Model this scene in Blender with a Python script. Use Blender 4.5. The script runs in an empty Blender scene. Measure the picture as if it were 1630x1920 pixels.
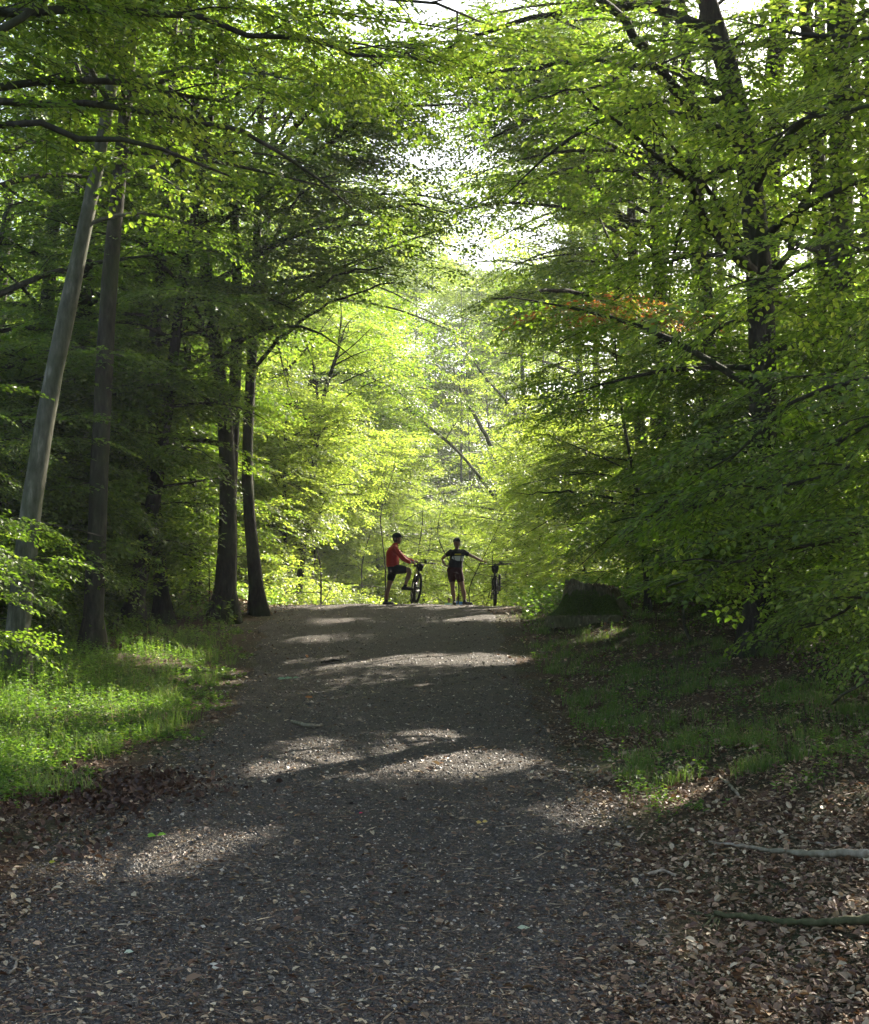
import bpy, math, random
import numpy as np
from mathutils import Vector, Matrix
R = math.radians
sc = bpy.context.scene
C = sc.collection

PI = math.pi
# ------------------------------------------------------------ camera
F = 2664.0                                   # focal length in pixels of the 1630 x 1920 photograph
PITCH = math.atan(290 / F)
cam_d = bpy.data.cameras.new('camera')
cam_d.sensor_fit = 'VERTICAL'; cam_d.sensor_height = 24; cam_d.lens = 24 * F / 1920
cam_d.clip_start = 0.1; cam_d.clip_end = 1000
cam = bpy.data.objects.new('camera', cam_d); C.objects.link(cam)
cam.location = (0, 0, 0); cam.rotation_euler = (R(90) + PITCH, 0, 0)
sc.camera = cam

# ------------------------------------------------------------ sky, sun, exposure
SUN_EL, SUN_AZ = R(39), R(42)                # azimuth measured from +Y towards +X
SUNV = np.array([math.sin(SUN_AZ) * math.cos(SUN_EL), math.cos(SUN_AZ) * math.cos(SUN_EL), math.sin(SUN_EL)])
w = bpy.data.worlds.new('World'); sc.world = w; w.use_nodes = True
nt = w.node_tree; nt.nodes.clear()
sky = nt.nodes.new('ShaderNodeTexSky'); sky.sky_type = 'NISHITA'; sky.sun_disc = False
sky.sun_elevation = SUN_EL; sky.sun_rotation = SUN_AZ
sky.dust_density = 5.0; sky.air_density = 1.0; sky.ozone_density = .3
bg = nt.nodes.new('ShaderNodeBackground'); bg.inputs[1].default_value = 0.10
out = nt.nodes.new('ShaderNodeOutputWorld')
nt.links.new(sky.outputs[0], bg.inputs[0]); nt.links.new(bg.outputs[0], out.inputs[0])
sun_d = bpy.data.lights.new('sun', 'SUN'); sun_d.energy = 5.0; sun_d.angle = R(0.5); sun_d.color = (1, 0.91, 0.78)
sun = bpy.data.objects.new('sun', sun_d); C.objects.link(sun)
sun.rotation_euler = Vector(SUNV).to_track_quat('Z', 'Y').to_euler()
sun.location = (20, 30, 40)
sc.view_settings.view_transform = 'Standard'; sc.view_settings.look = 'None'
sc.view_settings.exposure = 2.3; sc.view_settings.gamma = 1
sc.cycles.max_bounces = 10; sc.cycles.diffuse_bounces = 4; sc.cycles.transmission_bounces = 6
sc.cycles.glossy_bounces = 2; sc.cycles.volume_bounces = 0
sc.cycles.use_denoising = True
sc.cycles.sample_clamp_indirect = 6

# ------------------------------------------------------------ geometry of the place
CT, ST = math.cos(PITCH), math.sin(PITCH)
def ray(px, py):
    u, v = (px - 815) / F, (960 - py) / F
    return np.array([u, CT - ST * v, ST + CT * v])
def P(px, py, d):
    r = ray(px, py); return r * (d / r[1])
def pix(p):
    p = np.atleast_2d(p)
    yc = p[:, 1] * CT + p[:, 2] * ST; zc = -p[:, 1] * ST + p[:, 2] * CT
    yc = np.maximum(yc, 1e-3)
    return 815 + F * p[:, 0] / yc, 960 - F * zc / yc
_k = [(0, -2.75), (4, -2.55)]
for d, y in ((8.3, 1920), (11.7, 1610), (14, 1490), (18, 1365), (22, 1290), (27, 1215), (31, 1168), (34, 1142), (35, 1137)):
    _k.append((d, P(815, y, d)[2]))
_k += [(36.5, 1.56), (38, 1.52), (42, 1.35), (55, 1.35), (70, 1.75), (100, 2.6), (260, 6.0)]
_td = np.arange(-20, 300, 0.25)
_tz = np.interp(_td, [k[0] for k in _k], [k[1] for k in _k])
_ker = np.ones(5) / 5
_tz = np.convolve(np.pad(_tz, 2, mode='edge'), _ker, mode='valid')
def gz(x, y, bumps=True):
    x = np.asarray(x, float); y = np.asarray(y, float)
    z = np.interp(y, _td, _tz)
    l = np.clip(-x - 4.0, 0, 8); r = np.clip(x - 2.2, 0, 7)
    z = z + 0.10 * l + 0.20 * r * np.clip(1.2 - y / 90, .3, 1)
    z = z + 0.25 * np.exp(-((x + 5.6) / 1.0) ** 2 - ((y - 34) / 1.4) ** 2)
    if bumps:
        e = np.clip((np.abs(x + 1.0) - 2.4) / 1.5, 0, 1)
        z = z + e * (0.05 * np.sin(x * 1.9 + 1.3 * np.sin(y * .8)) * np.cos(y * 1.3 + .5 * x) + 0.03 * np.sin(4.1 * x + 2.2 * y) * np.sin(3.3 * y - 1.7 * x))
    return z
def G(px, py, lo=5, hi=60):                  # where the line of sight through a pixel meets the ground
    r = ray(px, py); r = r / r[1]
    ds = np.arange(lo, hi, .05)
    h = r[2] * ds - gz(r[0] * ds, ds, False)
    i = np.argmax(h < 0) if (h < 0).any() else len(ds) - 1
    return np.array([r[0] * ds[i], ds[i], float(gz(r[0] * ds[i], ds[i]))])

# ------------------------------------------------------------ materials
def mat(name, base=(.5, .5, .5), rough=.8, spec=.3):
    m = bpy.data.materials.new(name); m.use_nodes = True
    b = m.node_tree.nodes['Principled BSDF']
    b.inputs['Base Color'].default_value = (*base, 1); b.inputs['Roughness'].default_value = rough
    b.inputs['Specular IOR Level'].default_value = spec
    return m
def nodes(m): return m.node_tree.nodes, m.node_tree.links, m.node_tree.nodes['Principled BSDF']
def ramp(N, stops):
    r = N.new('ShaderNodeValToRGB'); e = r.color_ramp.elements
    e[0].position, e[0].color = stops[0][0], (*stops[0][1], 1)
    e[1].position, e[1].color = stops[-1][0], (*stops[-1][1], 1)
    for p_, c_ in stops[1:-1]:
        k = e.new(p_); k.color = (*c_, 1)
    return r
def noise(N, L, scale, detail=6, rough=.6, vec=None, typ='Object'):
    t = N.new('ShaderNodeTexNoise'); t.inputs['Scale'].default_value = scale
    t.inputs['Detail'].default_value = detail; t.inputs['Roughness'].default_value = rough
    if vec is None:
        tc = N.new('ShaderNodeTexCoord'); vec = tc.outputs[typ]
    L.new(vec, t.inputs['Vector']); return t
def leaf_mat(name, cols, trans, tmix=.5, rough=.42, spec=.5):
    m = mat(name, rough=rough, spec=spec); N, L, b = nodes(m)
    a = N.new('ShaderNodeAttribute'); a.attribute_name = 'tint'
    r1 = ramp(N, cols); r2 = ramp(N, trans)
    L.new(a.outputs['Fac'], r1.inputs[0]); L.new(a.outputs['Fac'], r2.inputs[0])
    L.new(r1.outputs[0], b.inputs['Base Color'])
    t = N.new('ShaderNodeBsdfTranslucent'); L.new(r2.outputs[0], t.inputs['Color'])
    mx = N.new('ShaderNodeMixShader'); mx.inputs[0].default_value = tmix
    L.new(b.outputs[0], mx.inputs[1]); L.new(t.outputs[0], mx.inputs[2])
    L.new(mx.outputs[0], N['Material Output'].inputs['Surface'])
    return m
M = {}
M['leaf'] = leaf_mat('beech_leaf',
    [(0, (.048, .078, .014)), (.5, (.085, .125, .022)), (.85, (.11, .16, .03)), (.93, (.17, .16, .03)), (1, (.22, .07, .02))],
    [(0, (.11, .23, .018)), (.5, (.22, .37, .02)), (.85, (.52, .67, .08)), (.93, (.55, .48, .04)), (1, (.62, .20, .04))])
M['herb'] = leaf_mat('herb_leaf',
    [(0, (.040, .075, .016)), (.6, (.075, .14, .028)), (1, (.14, .20, .05))],
    [(0, (.12, .26, .02)), (.6, (.24, .45, .03)), (1, (.42, .56, .06))], .42, .5, .4)
M['grass'] = leaf_mat('grass_blade',
    [(0, (.05, .09, .02)), (.7, (.09, .15, .035)), (1, (.26, .22, .10))],
    [(0, (.15, .28, .03)), (.7, (.26, .40, .05)), (1, (.4, .34, .15))], .35, .5, .3)
M['litter'] = leaf_mat('dead_leaf',
    [(0, (.035, .018, .010)), (.35, (.10, .052, .030)), (.65, (.18, .122, .070)), (.85, (.33, .26, .16)), (.95, (.52, .44, .28)), (1, (.30, .07, .03))],
    [(0, (.04, .02, .01)), (.5, (.16, .08, .03)), (.9, (.35, .22, .09)), (1, (.4, .10, .03))], .12, .55, .35)
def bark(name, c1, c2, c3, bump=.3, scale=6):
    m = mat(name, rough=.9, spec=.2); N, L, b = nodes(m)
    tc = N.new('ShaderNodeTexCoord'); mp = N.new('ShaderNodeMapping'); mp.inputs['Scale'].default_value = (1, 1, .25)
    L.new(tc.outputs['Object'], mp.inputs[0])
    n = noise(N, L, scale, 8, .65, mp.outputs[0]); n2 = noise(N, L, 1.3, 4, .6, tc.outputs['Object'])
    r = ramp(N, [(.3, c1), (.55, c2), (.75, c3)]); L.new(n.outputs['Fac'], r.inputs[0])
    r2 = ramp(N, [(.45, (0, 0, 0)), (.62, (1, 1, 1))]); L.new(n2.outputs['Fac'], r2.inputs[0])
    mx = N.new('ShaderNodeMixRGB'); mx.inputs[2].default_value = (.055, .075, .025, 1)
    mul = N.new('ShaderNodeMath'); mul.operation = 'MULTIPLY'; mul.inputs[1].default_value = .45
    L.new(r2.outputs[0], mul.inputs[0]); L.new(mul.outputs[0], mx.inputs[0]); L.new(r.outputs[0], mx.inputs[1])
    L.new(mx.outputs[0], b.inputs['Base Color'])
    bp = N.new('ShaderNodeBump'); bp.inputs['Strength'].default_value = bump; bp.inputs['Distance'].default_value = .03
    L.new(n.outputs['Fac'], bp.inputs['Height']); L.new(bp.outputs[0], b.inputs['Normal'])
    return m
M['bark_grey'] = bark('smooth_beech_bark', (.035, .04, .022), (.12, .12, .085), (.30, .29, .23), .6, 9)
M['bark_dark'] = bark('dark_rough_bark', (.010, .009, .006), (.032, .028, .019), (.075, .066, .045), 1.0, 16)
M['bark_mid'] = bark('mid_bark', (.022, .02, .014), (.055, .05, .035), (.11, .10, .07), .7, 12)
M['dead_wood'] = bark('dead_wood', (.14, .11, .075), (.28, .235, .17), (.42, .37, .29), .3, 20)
M['moss_wood'] = bark('mossy_wood', (.03, .03, .014), (.075, .07, .032), (.15, .13, .08), .6, 22)

# ------------------------------------------------------------ mesh builder
class MB:
    def __init__(s): s.v = []; s.q = []; s.m = []; s.t = []; s.n = 0
    def add(s, v, q, mi=0, tint=None):
        v = np.asarray(v, np.float32).reshape(-1, 3); q = np.asarray(q, np.int32).reshape(-1, 4)
        s.v.append(v); s.q.append(q + s.n); s.n += len(v)
        s.m.append(np.full(len(q), mi, np.int32))
        s.t.append(np.zeros(len(q), np.float32) if tint is None else np.asarray(tint, np.float32))
    def build(s, name, mats, parent=None, smooth=False):
        me = bpy.data.meshes.new(name)
        if s.v:
            v = np.concatenate(s.v); q = np.concatenate(s.q); mi = np.concatenate(s.m); t = np.concatenate(s.t)
            tri = q[:, 3] == q[:, 2]
            tot = np.where(tri, 3, 4).astype(np.int32)
            st = np.concatenate([[0], np.cumsum(tot)[:-1]]).astype(np.int32)
            flat = q.reshape(-1); keep = np.ones(len(flat), bool); keep[3::4] = ~tri
            flat = flat[keep]
            me.vertices.add(len(v)); me.vertices.foreach_set('co', v.reshape(-1))
            me.loops.add(len(flat)); me.loops.foreach_set('vertex_index', flat)
            me.polygons.add(len(q)); me.polygons.foreach_set('loop_start', st); me.polygons.foreach_set('loop_total', tot)
            me.polygons.foreach_set('material_index', mi)
            me.polygons.foreach_set('use_smooth', np.full(len(q), smooth))
            a = me.attributes.new('tint', 'FLOAT', 'FACE'); a.data.foreach_set('value', t)
            me.update(calc_edges=True)
        for m_ in (mats if isinstance(mats, (list, tuple)) else [mats]):
            me.materials.append(M[m_] if isinstance(m_, str) else m_)
        o = bpy.data.objects.new(name, me); C.objects.link(o)
        if parent is not None:
            o.parent = parent
        return o
def nrm(a): return a / np.maximum(np.linalg.norm(a, axis=-1, keepdims=True), 1e-9)
def tube(mb, pts, rad, n=8, mi=0, cap=True, rough=0, rng=None, squash=None):
    pts = np.asarray(pts, float); rad = np.asarray(rad, float) * np.ones(len(pts))
    t = nrm(np.gradient(pts, axis=0))
    ref = np.array([0, 0, 1.0]) if abs(t[0][2]) < .9 else np.array([1.0, 0, 0])
    u = np.cross(t[0], ref); u /= np.linalg.norm(u); U = []
    for i in range(len(pts)):
        u = u - t[i] * np.dot(u, t[i]); u /= np.linalg.norm(u); U.append(u.copy())
    U = np.array(U); V = np.cross(t, U)
    a = np.arange(n) * 2 * math.pi / n
    rr = rad[:, None] * np.ones(n)[None]
    if rough and rng is not None: rr = rr * (1 + rough * rng.normal(0, 1, rr.shape))
    v = pts[:, None] + rr[..., None] * (np.cos(a)[None, :, None] * U[:, None] + np.sin(a)[None, :, None] * V[:, None])
    k = len(pts); i = np.arange(k - 1)[:, None] * n; j = np.arange(n)[None]; j2 = (j + 1) % n
    q = np.stack([i + j, i + j2, i + n + j2, i + n + j], -1).reshape(-1, 4)
    v = v.reshape(-1, 3)
    if cap:
        v = np.concatenate([v, pts[:1], pts[-1:]]); jj = np.arange(n); jn = (jj + 1) % n
        c0 = np.stack([jn, jj, np.full(n, k * n), np.full(n, k * n)], -1)
        b0 = (k - 1) * n
        c1 = np.stack([b0 + jj, b0 + jn, np.full(n, k * n + 1), np.full(n, k * n + 1)], -1)
        q = np.concatenate([q, c0, c1])
    mb.add(v, q, mi)
def smoothline(pts, n):
    pts = np.asarray(pts, float)
    d = np.concatenate([[0], np.cumsum(np.linalg.norm(np.diff(pts[:, :3], axis=0), axis=1))])
    s = np.linspace(0, d[-1], n); o = np.stack([np.interp(s, d, pts[:, k]) for k in range(pts.shape[1])], 1)
    for _ in range(2):
        o[1:-1] = .25 * o[:-2] + .5 * o[1:-1] + .25 * o[2:]
    return o
def leaves(mb, Pp, D, N, l, w, tint, mi=0, fine=False):
    D = nrm(D); W = nrm(np.cross(N, D)); N = np.cross(D, W)
    l = (l * np.ones(len(Pp)))[:, None]; w = (w * np.ones(len(Pp)))[:, None]
    n = len(Pp); k = np.arange(n)[:, None]
    if fine:
        f = .16 * w
        v = np.stack([Pp, Pp + D * .28 * l + W * w * .46 + N * f, Pp + D * .66 * l + W * w * .44 + N * f, Pp + D * l - N * .08 * l,
                      Pp + D * .66 * l - W * w * .44 + N * f, Pp + D * .28 * l - W * w * .46 + N * f], 1)
        q = np.concatenate([k * 6 + np.array([[0, 1, 2, 3]]), k * 6 + np.array([[0, 3, 4, 5]])]); t = np.tile(tint, 2)
    else:
        f = .14 * w
        v = np.stack([Pp, Pp + D * .45 * l + W * w * .5 + N * f, Pp + D * l, Pp + D * .45 * l - W * w * .5 + N * f], 1)
        q = k * 4 + np.array([[0, 1, 2, 3]]); t = tint
    mb.add(v, q, mi, t)

# ------------------------------------------------------------ leaf sprays
def template(rng, L, leaf, step, sidestep):
    Pp, D, S, tw = [], [], [], []
    def run(o, ang, ln, first=.0):
        dx, dy = math.cos(ang), math.sin(ang); s = first; side = 1
        bend = rng.normal(0, .15)
        pt = lambda q: (o[0] + dx * q - dy * bend * q * q, o[1] + dy * q + dx * bend * q * q)
        while s < ln:
            a = ang + side * R(rng.uniform(35, 65)); p = pt(s)
            Pp.append((p[0], p[1], rng.normal(0, .012))); D.append((math.cos(a), math.sin(a), rng.normal(-.08, .18)))
            S.append(rng.uniform(.7, 1.15) * (1 - .25 * s / ln)); s += step * rng.uniform(.75, 1.25); side = -side
        p = pt(ln); Pp.append((p[0], p[1], 0)); D.append((dx, dy, -.1)); S.append(.8)
        tw.append((o[0], o[1], 0, p[0], p[1], 0, ln))
        return pt
    pt = run((0, 0), 0, L, .12 * L); s = .1 * L; side = 1
    while s < L * .9:
        run(pt(s), side * R(rng.uniform(38, 55)), (.16 + .42 * (1 - s / L)) * L * rng.uniform(.8, 1.15), .04)
        s += sidestep * rng.uniform(.8, 1.2); side = -side
    Pp = np.array(Pp); D = np.array(D); tw = np.array(tw)
    dz = lambda x: -.22 * x * x / L
    Pp[:, 2] += dz(Pp[:, 0]); D[:, 2] -= .44 * Pp[:, 0] / L * D[:, 0]
    tw[:, 2] += dz(tw[:, 0]); tw[:, 5] += dz(tw[:, 3])
    return Pp, D, np.array(S) * leaf, tw
_tr = np.random.default_rng(5)
TEMPL = {'n': [template(_tr, 1.0, .090, .058, .10) for _ in range(10)],
         'm': [template(_tr, 1.0, .13, .09, .13) for _ in range(10)],
         'f': [template(_tr, 1.0, .17, .125, .18) for _ in range(8)],
         'x': [template(_tr, 1.0, .26, .2, .27) for _ in range(8)]}

# patches of sun on the ground (pixel centre, half sizes) turned into places on the ground
PATCH = []
for px, py, hw, hh in ((620, 1168, 60, 3), (850, 1166, 70, 3), (565, 1203, 60, 4), (640, 1247, 90, 6), (850, 1243, 130, 8),
                       (930, 1238, 60, 7), (790, 1395, 50, 6), (785, 1420, 80, 6), (620, 1447, 130, 11), (800, 1448, 170, 13), (950, 1440, 70, 9), 
                       (220, 1632, 130, 16), (370, 1602, 80, 12), (270, 1240, 75, 20), (370, 1272, 70, 16), (560, 1405, 40, 6),
                       (1130, 1195, 50, 14), (940, 1160, 60, 6), (440, 1128, 90, 12), (1040, 1548, 50, 8), (1580, 1890, 80, 30), (90, 1350, 110, 24), (40, 1440, 70, 22), (230, 1330, 60, 16)):
    c = G(px, py); a = G(px - hw, py); b = G(px, py + hh); e = G(px, py - hh)
    PATCH.append((c[0], (b[1] + e[1]) / 2, max(.22, abs(c[0] - a[0])), max(.3, abs(e[1] - b[1]) / 2)))
PATCH.append((-1.4, 34.7, 3.6, 1.0))
PATCH = np.array(PATCH)
# volumes lit on purpose: sprays sunward of them are cut away
BOX = [(-4.6, 1.6, 34.3, 35.3, 1.3, 1.8, .9), (3.2, 4.8, 27, 30, 6.6, 7.6, .6), (-15, -5.5, 30, 46, 1, 10, .5), (-13, 6, 41, 66, 1, 8.5, .78), (-6, 8, 66, 96, 1, 8, .75), (-2.6, .3, 11, 16, 3.2, 6.2, .5), (-14, 3, 46, 75, 10, 15, .35), (-4.5, -1.5, 17, 26, 4.5, 7.5, .6), (4, 7, 40, 60, 3, 9, .6)]
HOLE = .95
def keep(O, rng, shape=True):
    x, y, z = O[:, 0], O[:, 1], O[:, 2]; n = len(O); u = rng.random(n)
    g = gz(x, y, False); h = z - g; k = h > .15
    k &= ~((np.sqrt(x * x + y * y + z * z) < 8.0))
    # the arch kept open over the path
    top = np.interp(y, [0, 12, 20, 35, 45, 60], [6.6, 6.6, 7.2, 8.2, 8.5, 7])
    xc = np.interp(y, [0, 35, 60], [-1.0, -.8, 1.5])
    hl = np.interp(y, [0, 20, 35, 46, 62], [5.2, 4.6, 3.9, 3.6, 1.5]); hr = np.interp(y, [0, 14, 24, 35, 46, 62], [3.3, 3.3, 3.6, 3.6, 3.2, 1.5])
    e = np.where(x < xc, (xc - x) / hl, (x - xc) / hr) ** 2 + (np.clip(h, 0, 99) / top) ** 2
    k &= (e > 1 + rng.normal(0, .06, n)) | (y > 62)
    # the channel of sky between the far crowns
    k &= ~((y > 26) & (((x / y - .05) / .05) ** 2 + ((z / y - .315) / .032) ** 2 < 1) & (u < .62))
    k &= ~((y > 26) & (((x / y - .0) / .03) ** 2 + ((z / y - .235) / .03) ** 2 < 1) & (u < .4))
    # sprays cut away where they would shade the chosen sun patches
    o = O.copy(); t = (z - g) / SUNV[2]
    for _ in range(3):
        hit = O - SUNV * t[:, None]; t = (z - gz(hit[:, 0], hit[:, 1], False)) / SUNV[2]
    hit = O - SUNV * t[:, None]
    far = h > 1.6
    m = np.zeros(n, bool)
    for cx_, cy_, a, b in PATCH:
        m |= ((hit[:, 0] - cx_) / (a + .3)) ** 2 + ((hit[:, 1] - cy_) / (b + .38)) ** 2 < 1
    k &= ~(m & far)
    anyin = np.zeros(n, bool)
    # openings added in the roof outside the picture for sun, not over the path
    el_ = (z / np.maximum(y, .5) > .50) | (np.abs(x) > .36 * np.maximum(y, .5)) | (y < 2)
    sa_ = O @ np.array([SUNV[1], -SUNV[0], 0]) / math.hypot(SUNV[0], SUNV[1]); sb_ = O @ np.cross(SUNV, np.array([SUNV[1], -SUNV[0], 0]) / math.hypot(SUNV[0], SUNV[1]))
    nz = np.sin(sa_ * 1.1 + 1.7 * np.sin(sb_ * .7)) + np.sin(sb_ * 1.3 + 1.3 * np.sin(sa_ * .9 + 2)) + .6 * np.sin(sa_ * 2.9 + sb_ * 2.1)
    onpath = (hit[:, 0] > -4.0) & (hit[:, 0] < 2.6) & (hit[:, 1] > 5) & (hit[:, 1] < 35.5)
    k &= ~(el_ & (nz > HOLE) & ~onpath)
    zone = ((hit[:, 0] > 1.3) & (hit[:, 1] > 5) & (hit[:, 1] < 16)) | ((hit[:, 0] < -3.4) & (hit[:, 1] > 11) & (hit[:, 1] < 19))
    nz2 = np.sin(sa_ * 3.1 + 1.7 * np.sin(sb_ * 2.7)) + np.sin(sb_ * 3.3 + 1.3 * np.sin(sa_ * 2.9 + 2)) + .6 * np.sin(sa_ * 6.9 + sb_ * 5.1)
    k &= ~(zone & (h > 2.2) & (nz2 > np.where(hit[:, 0] < 0, -.35, .25)))  # extra sprays cut so dappled sun reaches litter and herbs
    cut_glade = (x > -1.5 + (y - 60) * .03) & (x < 15) & (y > 60) & (y < 96) & (h < 15)  # clearing cut into the foliage so sun floods the far leaves
    k &= ~(cut_glade & (u < .5))
    k &= ~((y > 11.5) & (y < 34) & (x > 0) & (x < 4.7) & (h < 1.4))
    for x0, x1, y0, y1, z0, z1, pr in BOX:
        anyin |= (x > x0) & (x < x1) & (y > y0) & (y < y1) & (z > z0) & (z < z1)
    for x0, x1, y0, y1, z0, z1, pr in BOX:
        lo = np.array([x0, y0, z0]); hi = np.array([x1, y1, z1])
        inside = ((O > lo) & (O < hi)).all(1)
        d = -SUNV; ta = (lo - O) / d; tb = (hi - O) / d
        tn = np.minimum(ta, tb).max(1); tf = np.maximum(ta, tb).min(1)
        k &= ~((tf > np.maximum(tn, 0)) & ~anyin & (u < pr))
    return k

def sprays(mb, O, A, Nn, cls, rng, scale, tint0, keepit=True):
    if len(O) == 0: return
    O = np.asarray(O); A = nrm(np.asarray(A)); Nn = np.asarray(Nn); sc_ = np.asarray(scale) * np.ones(len(O)); t0 = tint0 * np.ones(len(O))
    if keepit:
        k = keep(O + A * .4 * sc_[:, None], rng); O, A, Nn, sc_, t0 = O[k], A[k], Nn[k], sc_[k], t0[k]
    B = nrm(np.cross(Nn, A)); Nn = np.cross(A, B); T = TEMPL[cls]
    which = rng.integers(0, len(T), len(O))
    for ti, (tp, td, ts, tw) in enumerate(T):
        i = np.where(which == ti)[0]
        if not len(i): continue
        a, b, nn, o, s = A[i][:, None], B[i][:, None], Nn[i][:, None], O[i][:, None], sc_[i][:, None, None]
        fl = rng.choice([-1, 1], len(i))[:, None, None]
        pw = o + s * (tp[None, :, :1] * a + fl * tp[None, :, 1:2] * b + tp[None, :, 2:] * nn)
        dw = td[None, :, :1] * a + fl * td[None, :, 1:2] * b + td[None, :, 2:] * nn
        k = pw.shape[0] * pw.shape[1]; pw = pw.reshape(-1, 3); dw = dw.reshape(-1, 3)
        nw = np.repeat(Nn[i], len(tp), 0) + rng.normal(0, .33, (k, 3))
        l = np.tile(ts, len(i)) * np.repeat(np.sqrt(sc_[i]), len(tp)); pres = rng.random(k) > .06
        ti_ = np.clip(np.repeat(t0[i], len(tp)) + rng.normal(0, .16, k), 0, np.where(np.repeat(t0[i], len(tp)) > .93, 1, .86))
        leaves(mb, pw[pres], dw[pres], nw[pres], l[pres], l[pres] * .66, ti_[pres], 0, cls == 'n')
        if cls in 'nm':
            sel = tw if cls == 'n' else tw[:1]
            f3 = fl[:, 0]
            p0 = o[:, 0][:, None] + s * (sel[None, :, 0:1] * a + fl * sel[None, :, 1:2] * b + sel[None, :, 2:3] * nn)
            p1 = o[:, 0][:, None] + s * (sel[None, :, 3:4] * a + fl * sel[None, :, 4:5] * b + sel[None, :, 5:6] * nn)
            p0 = p0.reshape(-1, 3); p1 = p1.reshape(-1, 3); d = nrm(p1 - p0)
            u_ = nrm(np.cross(d, np.array([.1, .2, 1.0]))); v_ = np.cross(d, u_); r0 = .0035
            ring = lambda p, r_: [p + u_ * r_, p - u_ * r_ * .5 + v_ * r_ * .87, p - u_ * r_ * .5 - v_ * r_ * .87]
            vv = np.stack(ring(p0, r0) + ring(p1, r0 * .5), 1); kk = np.arange(len(p0))[:, None] * 6
            mb.add(vv, np.concatenate([kk + np.array([[0, 1, 4, 3]]), kk + np.array([[1, 2, 5, 4]]), kk + np.array([[2, 0, 3, 5]])]), 1)

GD = 1.3
def limb_sprays(rng, pts, cls, acc, tint, dens=1.0, start=.25, bl=None):
    """twigs leave a limb on both sides, sprays leave the twigs; returns twig polylines"""
    dens = dens * GD
    pts = np.asarray(pts)[:, :3]; seg = np.linalg.norm(np.diff(pts, axis=0), axis=1); L = seg.sum()
    cum = np.concatenate([[0], np.cumsum(seg)]) / L; tw = []; t = start; side = rng.choice([-1, 1])
    big = {'n': 1.0, 'm': 1.0, 'f': 1.25, 'x': 1.9}[cls]
    at = lambda q: np.array([np.interp(q, cum, pts[:, k]) for k in range(3)])
    def spray(p, d, s):
        d = d / np.linalg.norm(d)
        acc[0].append(p); acc[1].append(d + rng.normal(0, .10, 3)); n = np.array([0, 0, 1.0]) + rng.normal(0, .22, 3) + np.array([0, -.12, 0])
        acc[2].append(n); acc[3].append(s * big * rng.uniform(.75, 1.2)); acc[4].append(tint + rng.normal(0, .06) if tint > .95 else min(.88, tint + rng.normal(0, .06)))
    while t < .97:
        p = at(t); d = at(min(1, t + .04)) - at(max(0, t - .04)); d[2] *= .6; d /= np.linalg.norm(d) + 1e-9
        h = np.array([-d[1], d[0], 0]); h /= np.linalg.norm(h) + 1e-9
        sd = d * .75 + side * h * .85 + np.array([0, 0, rng.uniform(-.15, .2)]); sd /= np.linalg.norm(sd)
        ln = (bl or (.35 + .30 * L * (1 - t) + .3)) * rng.uniform(.7, 1.2); ln = min(ln, 2.6)
        q = np.array([p, p + sd * ln * .5 + (0, 0, .02), p + sd * ln + np.array([0, 0, -.08 * ln * ln])]); tw.append(q)
        s = .1; sd2 = 1
        stp = .42 * big / dens
        while s < ln:
            pp = p + sd * s + np.array([0, 0, -.08 * s * s]); hh = np.array([-sd[1], sd[0], 0])
            spray(pp, sd * .8 + sd2 * hh * .75 + np.array([0, 0, -.12]), .8); s += stp * rng.uniform(.8, 1.2); sd2 = -sd2
        spray(q[-1], sd + np.array([0, 0, -.2]), .95)
        t += .48 * big / (L * dens) * rng.uniform(.7, 1.3); side = -side
    spray(at(1.0), pts[-1] - pts[-2], 1.0)
    return tw

def empty(name, loc, label, cat, group=None, rz=0, parent=None, kind=None):
    o = bpy.data.objects.new(name, None); C.objects.link(o); o.location = loc; o.rotation_euler = (0, 0, rz)
    o.empty_display_size = .3
    o['label'] = label; o['category'] = cat
    if group: o['group'] = group
    if kind: o['kind'] = kind
    return o
def tag(o, label, cat, group=None, kind=None):
    o['label'] = label; o['category'] = cat
    if group: o['group'] = group
    if kind: o['kind'] = kind
    return o

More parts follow.
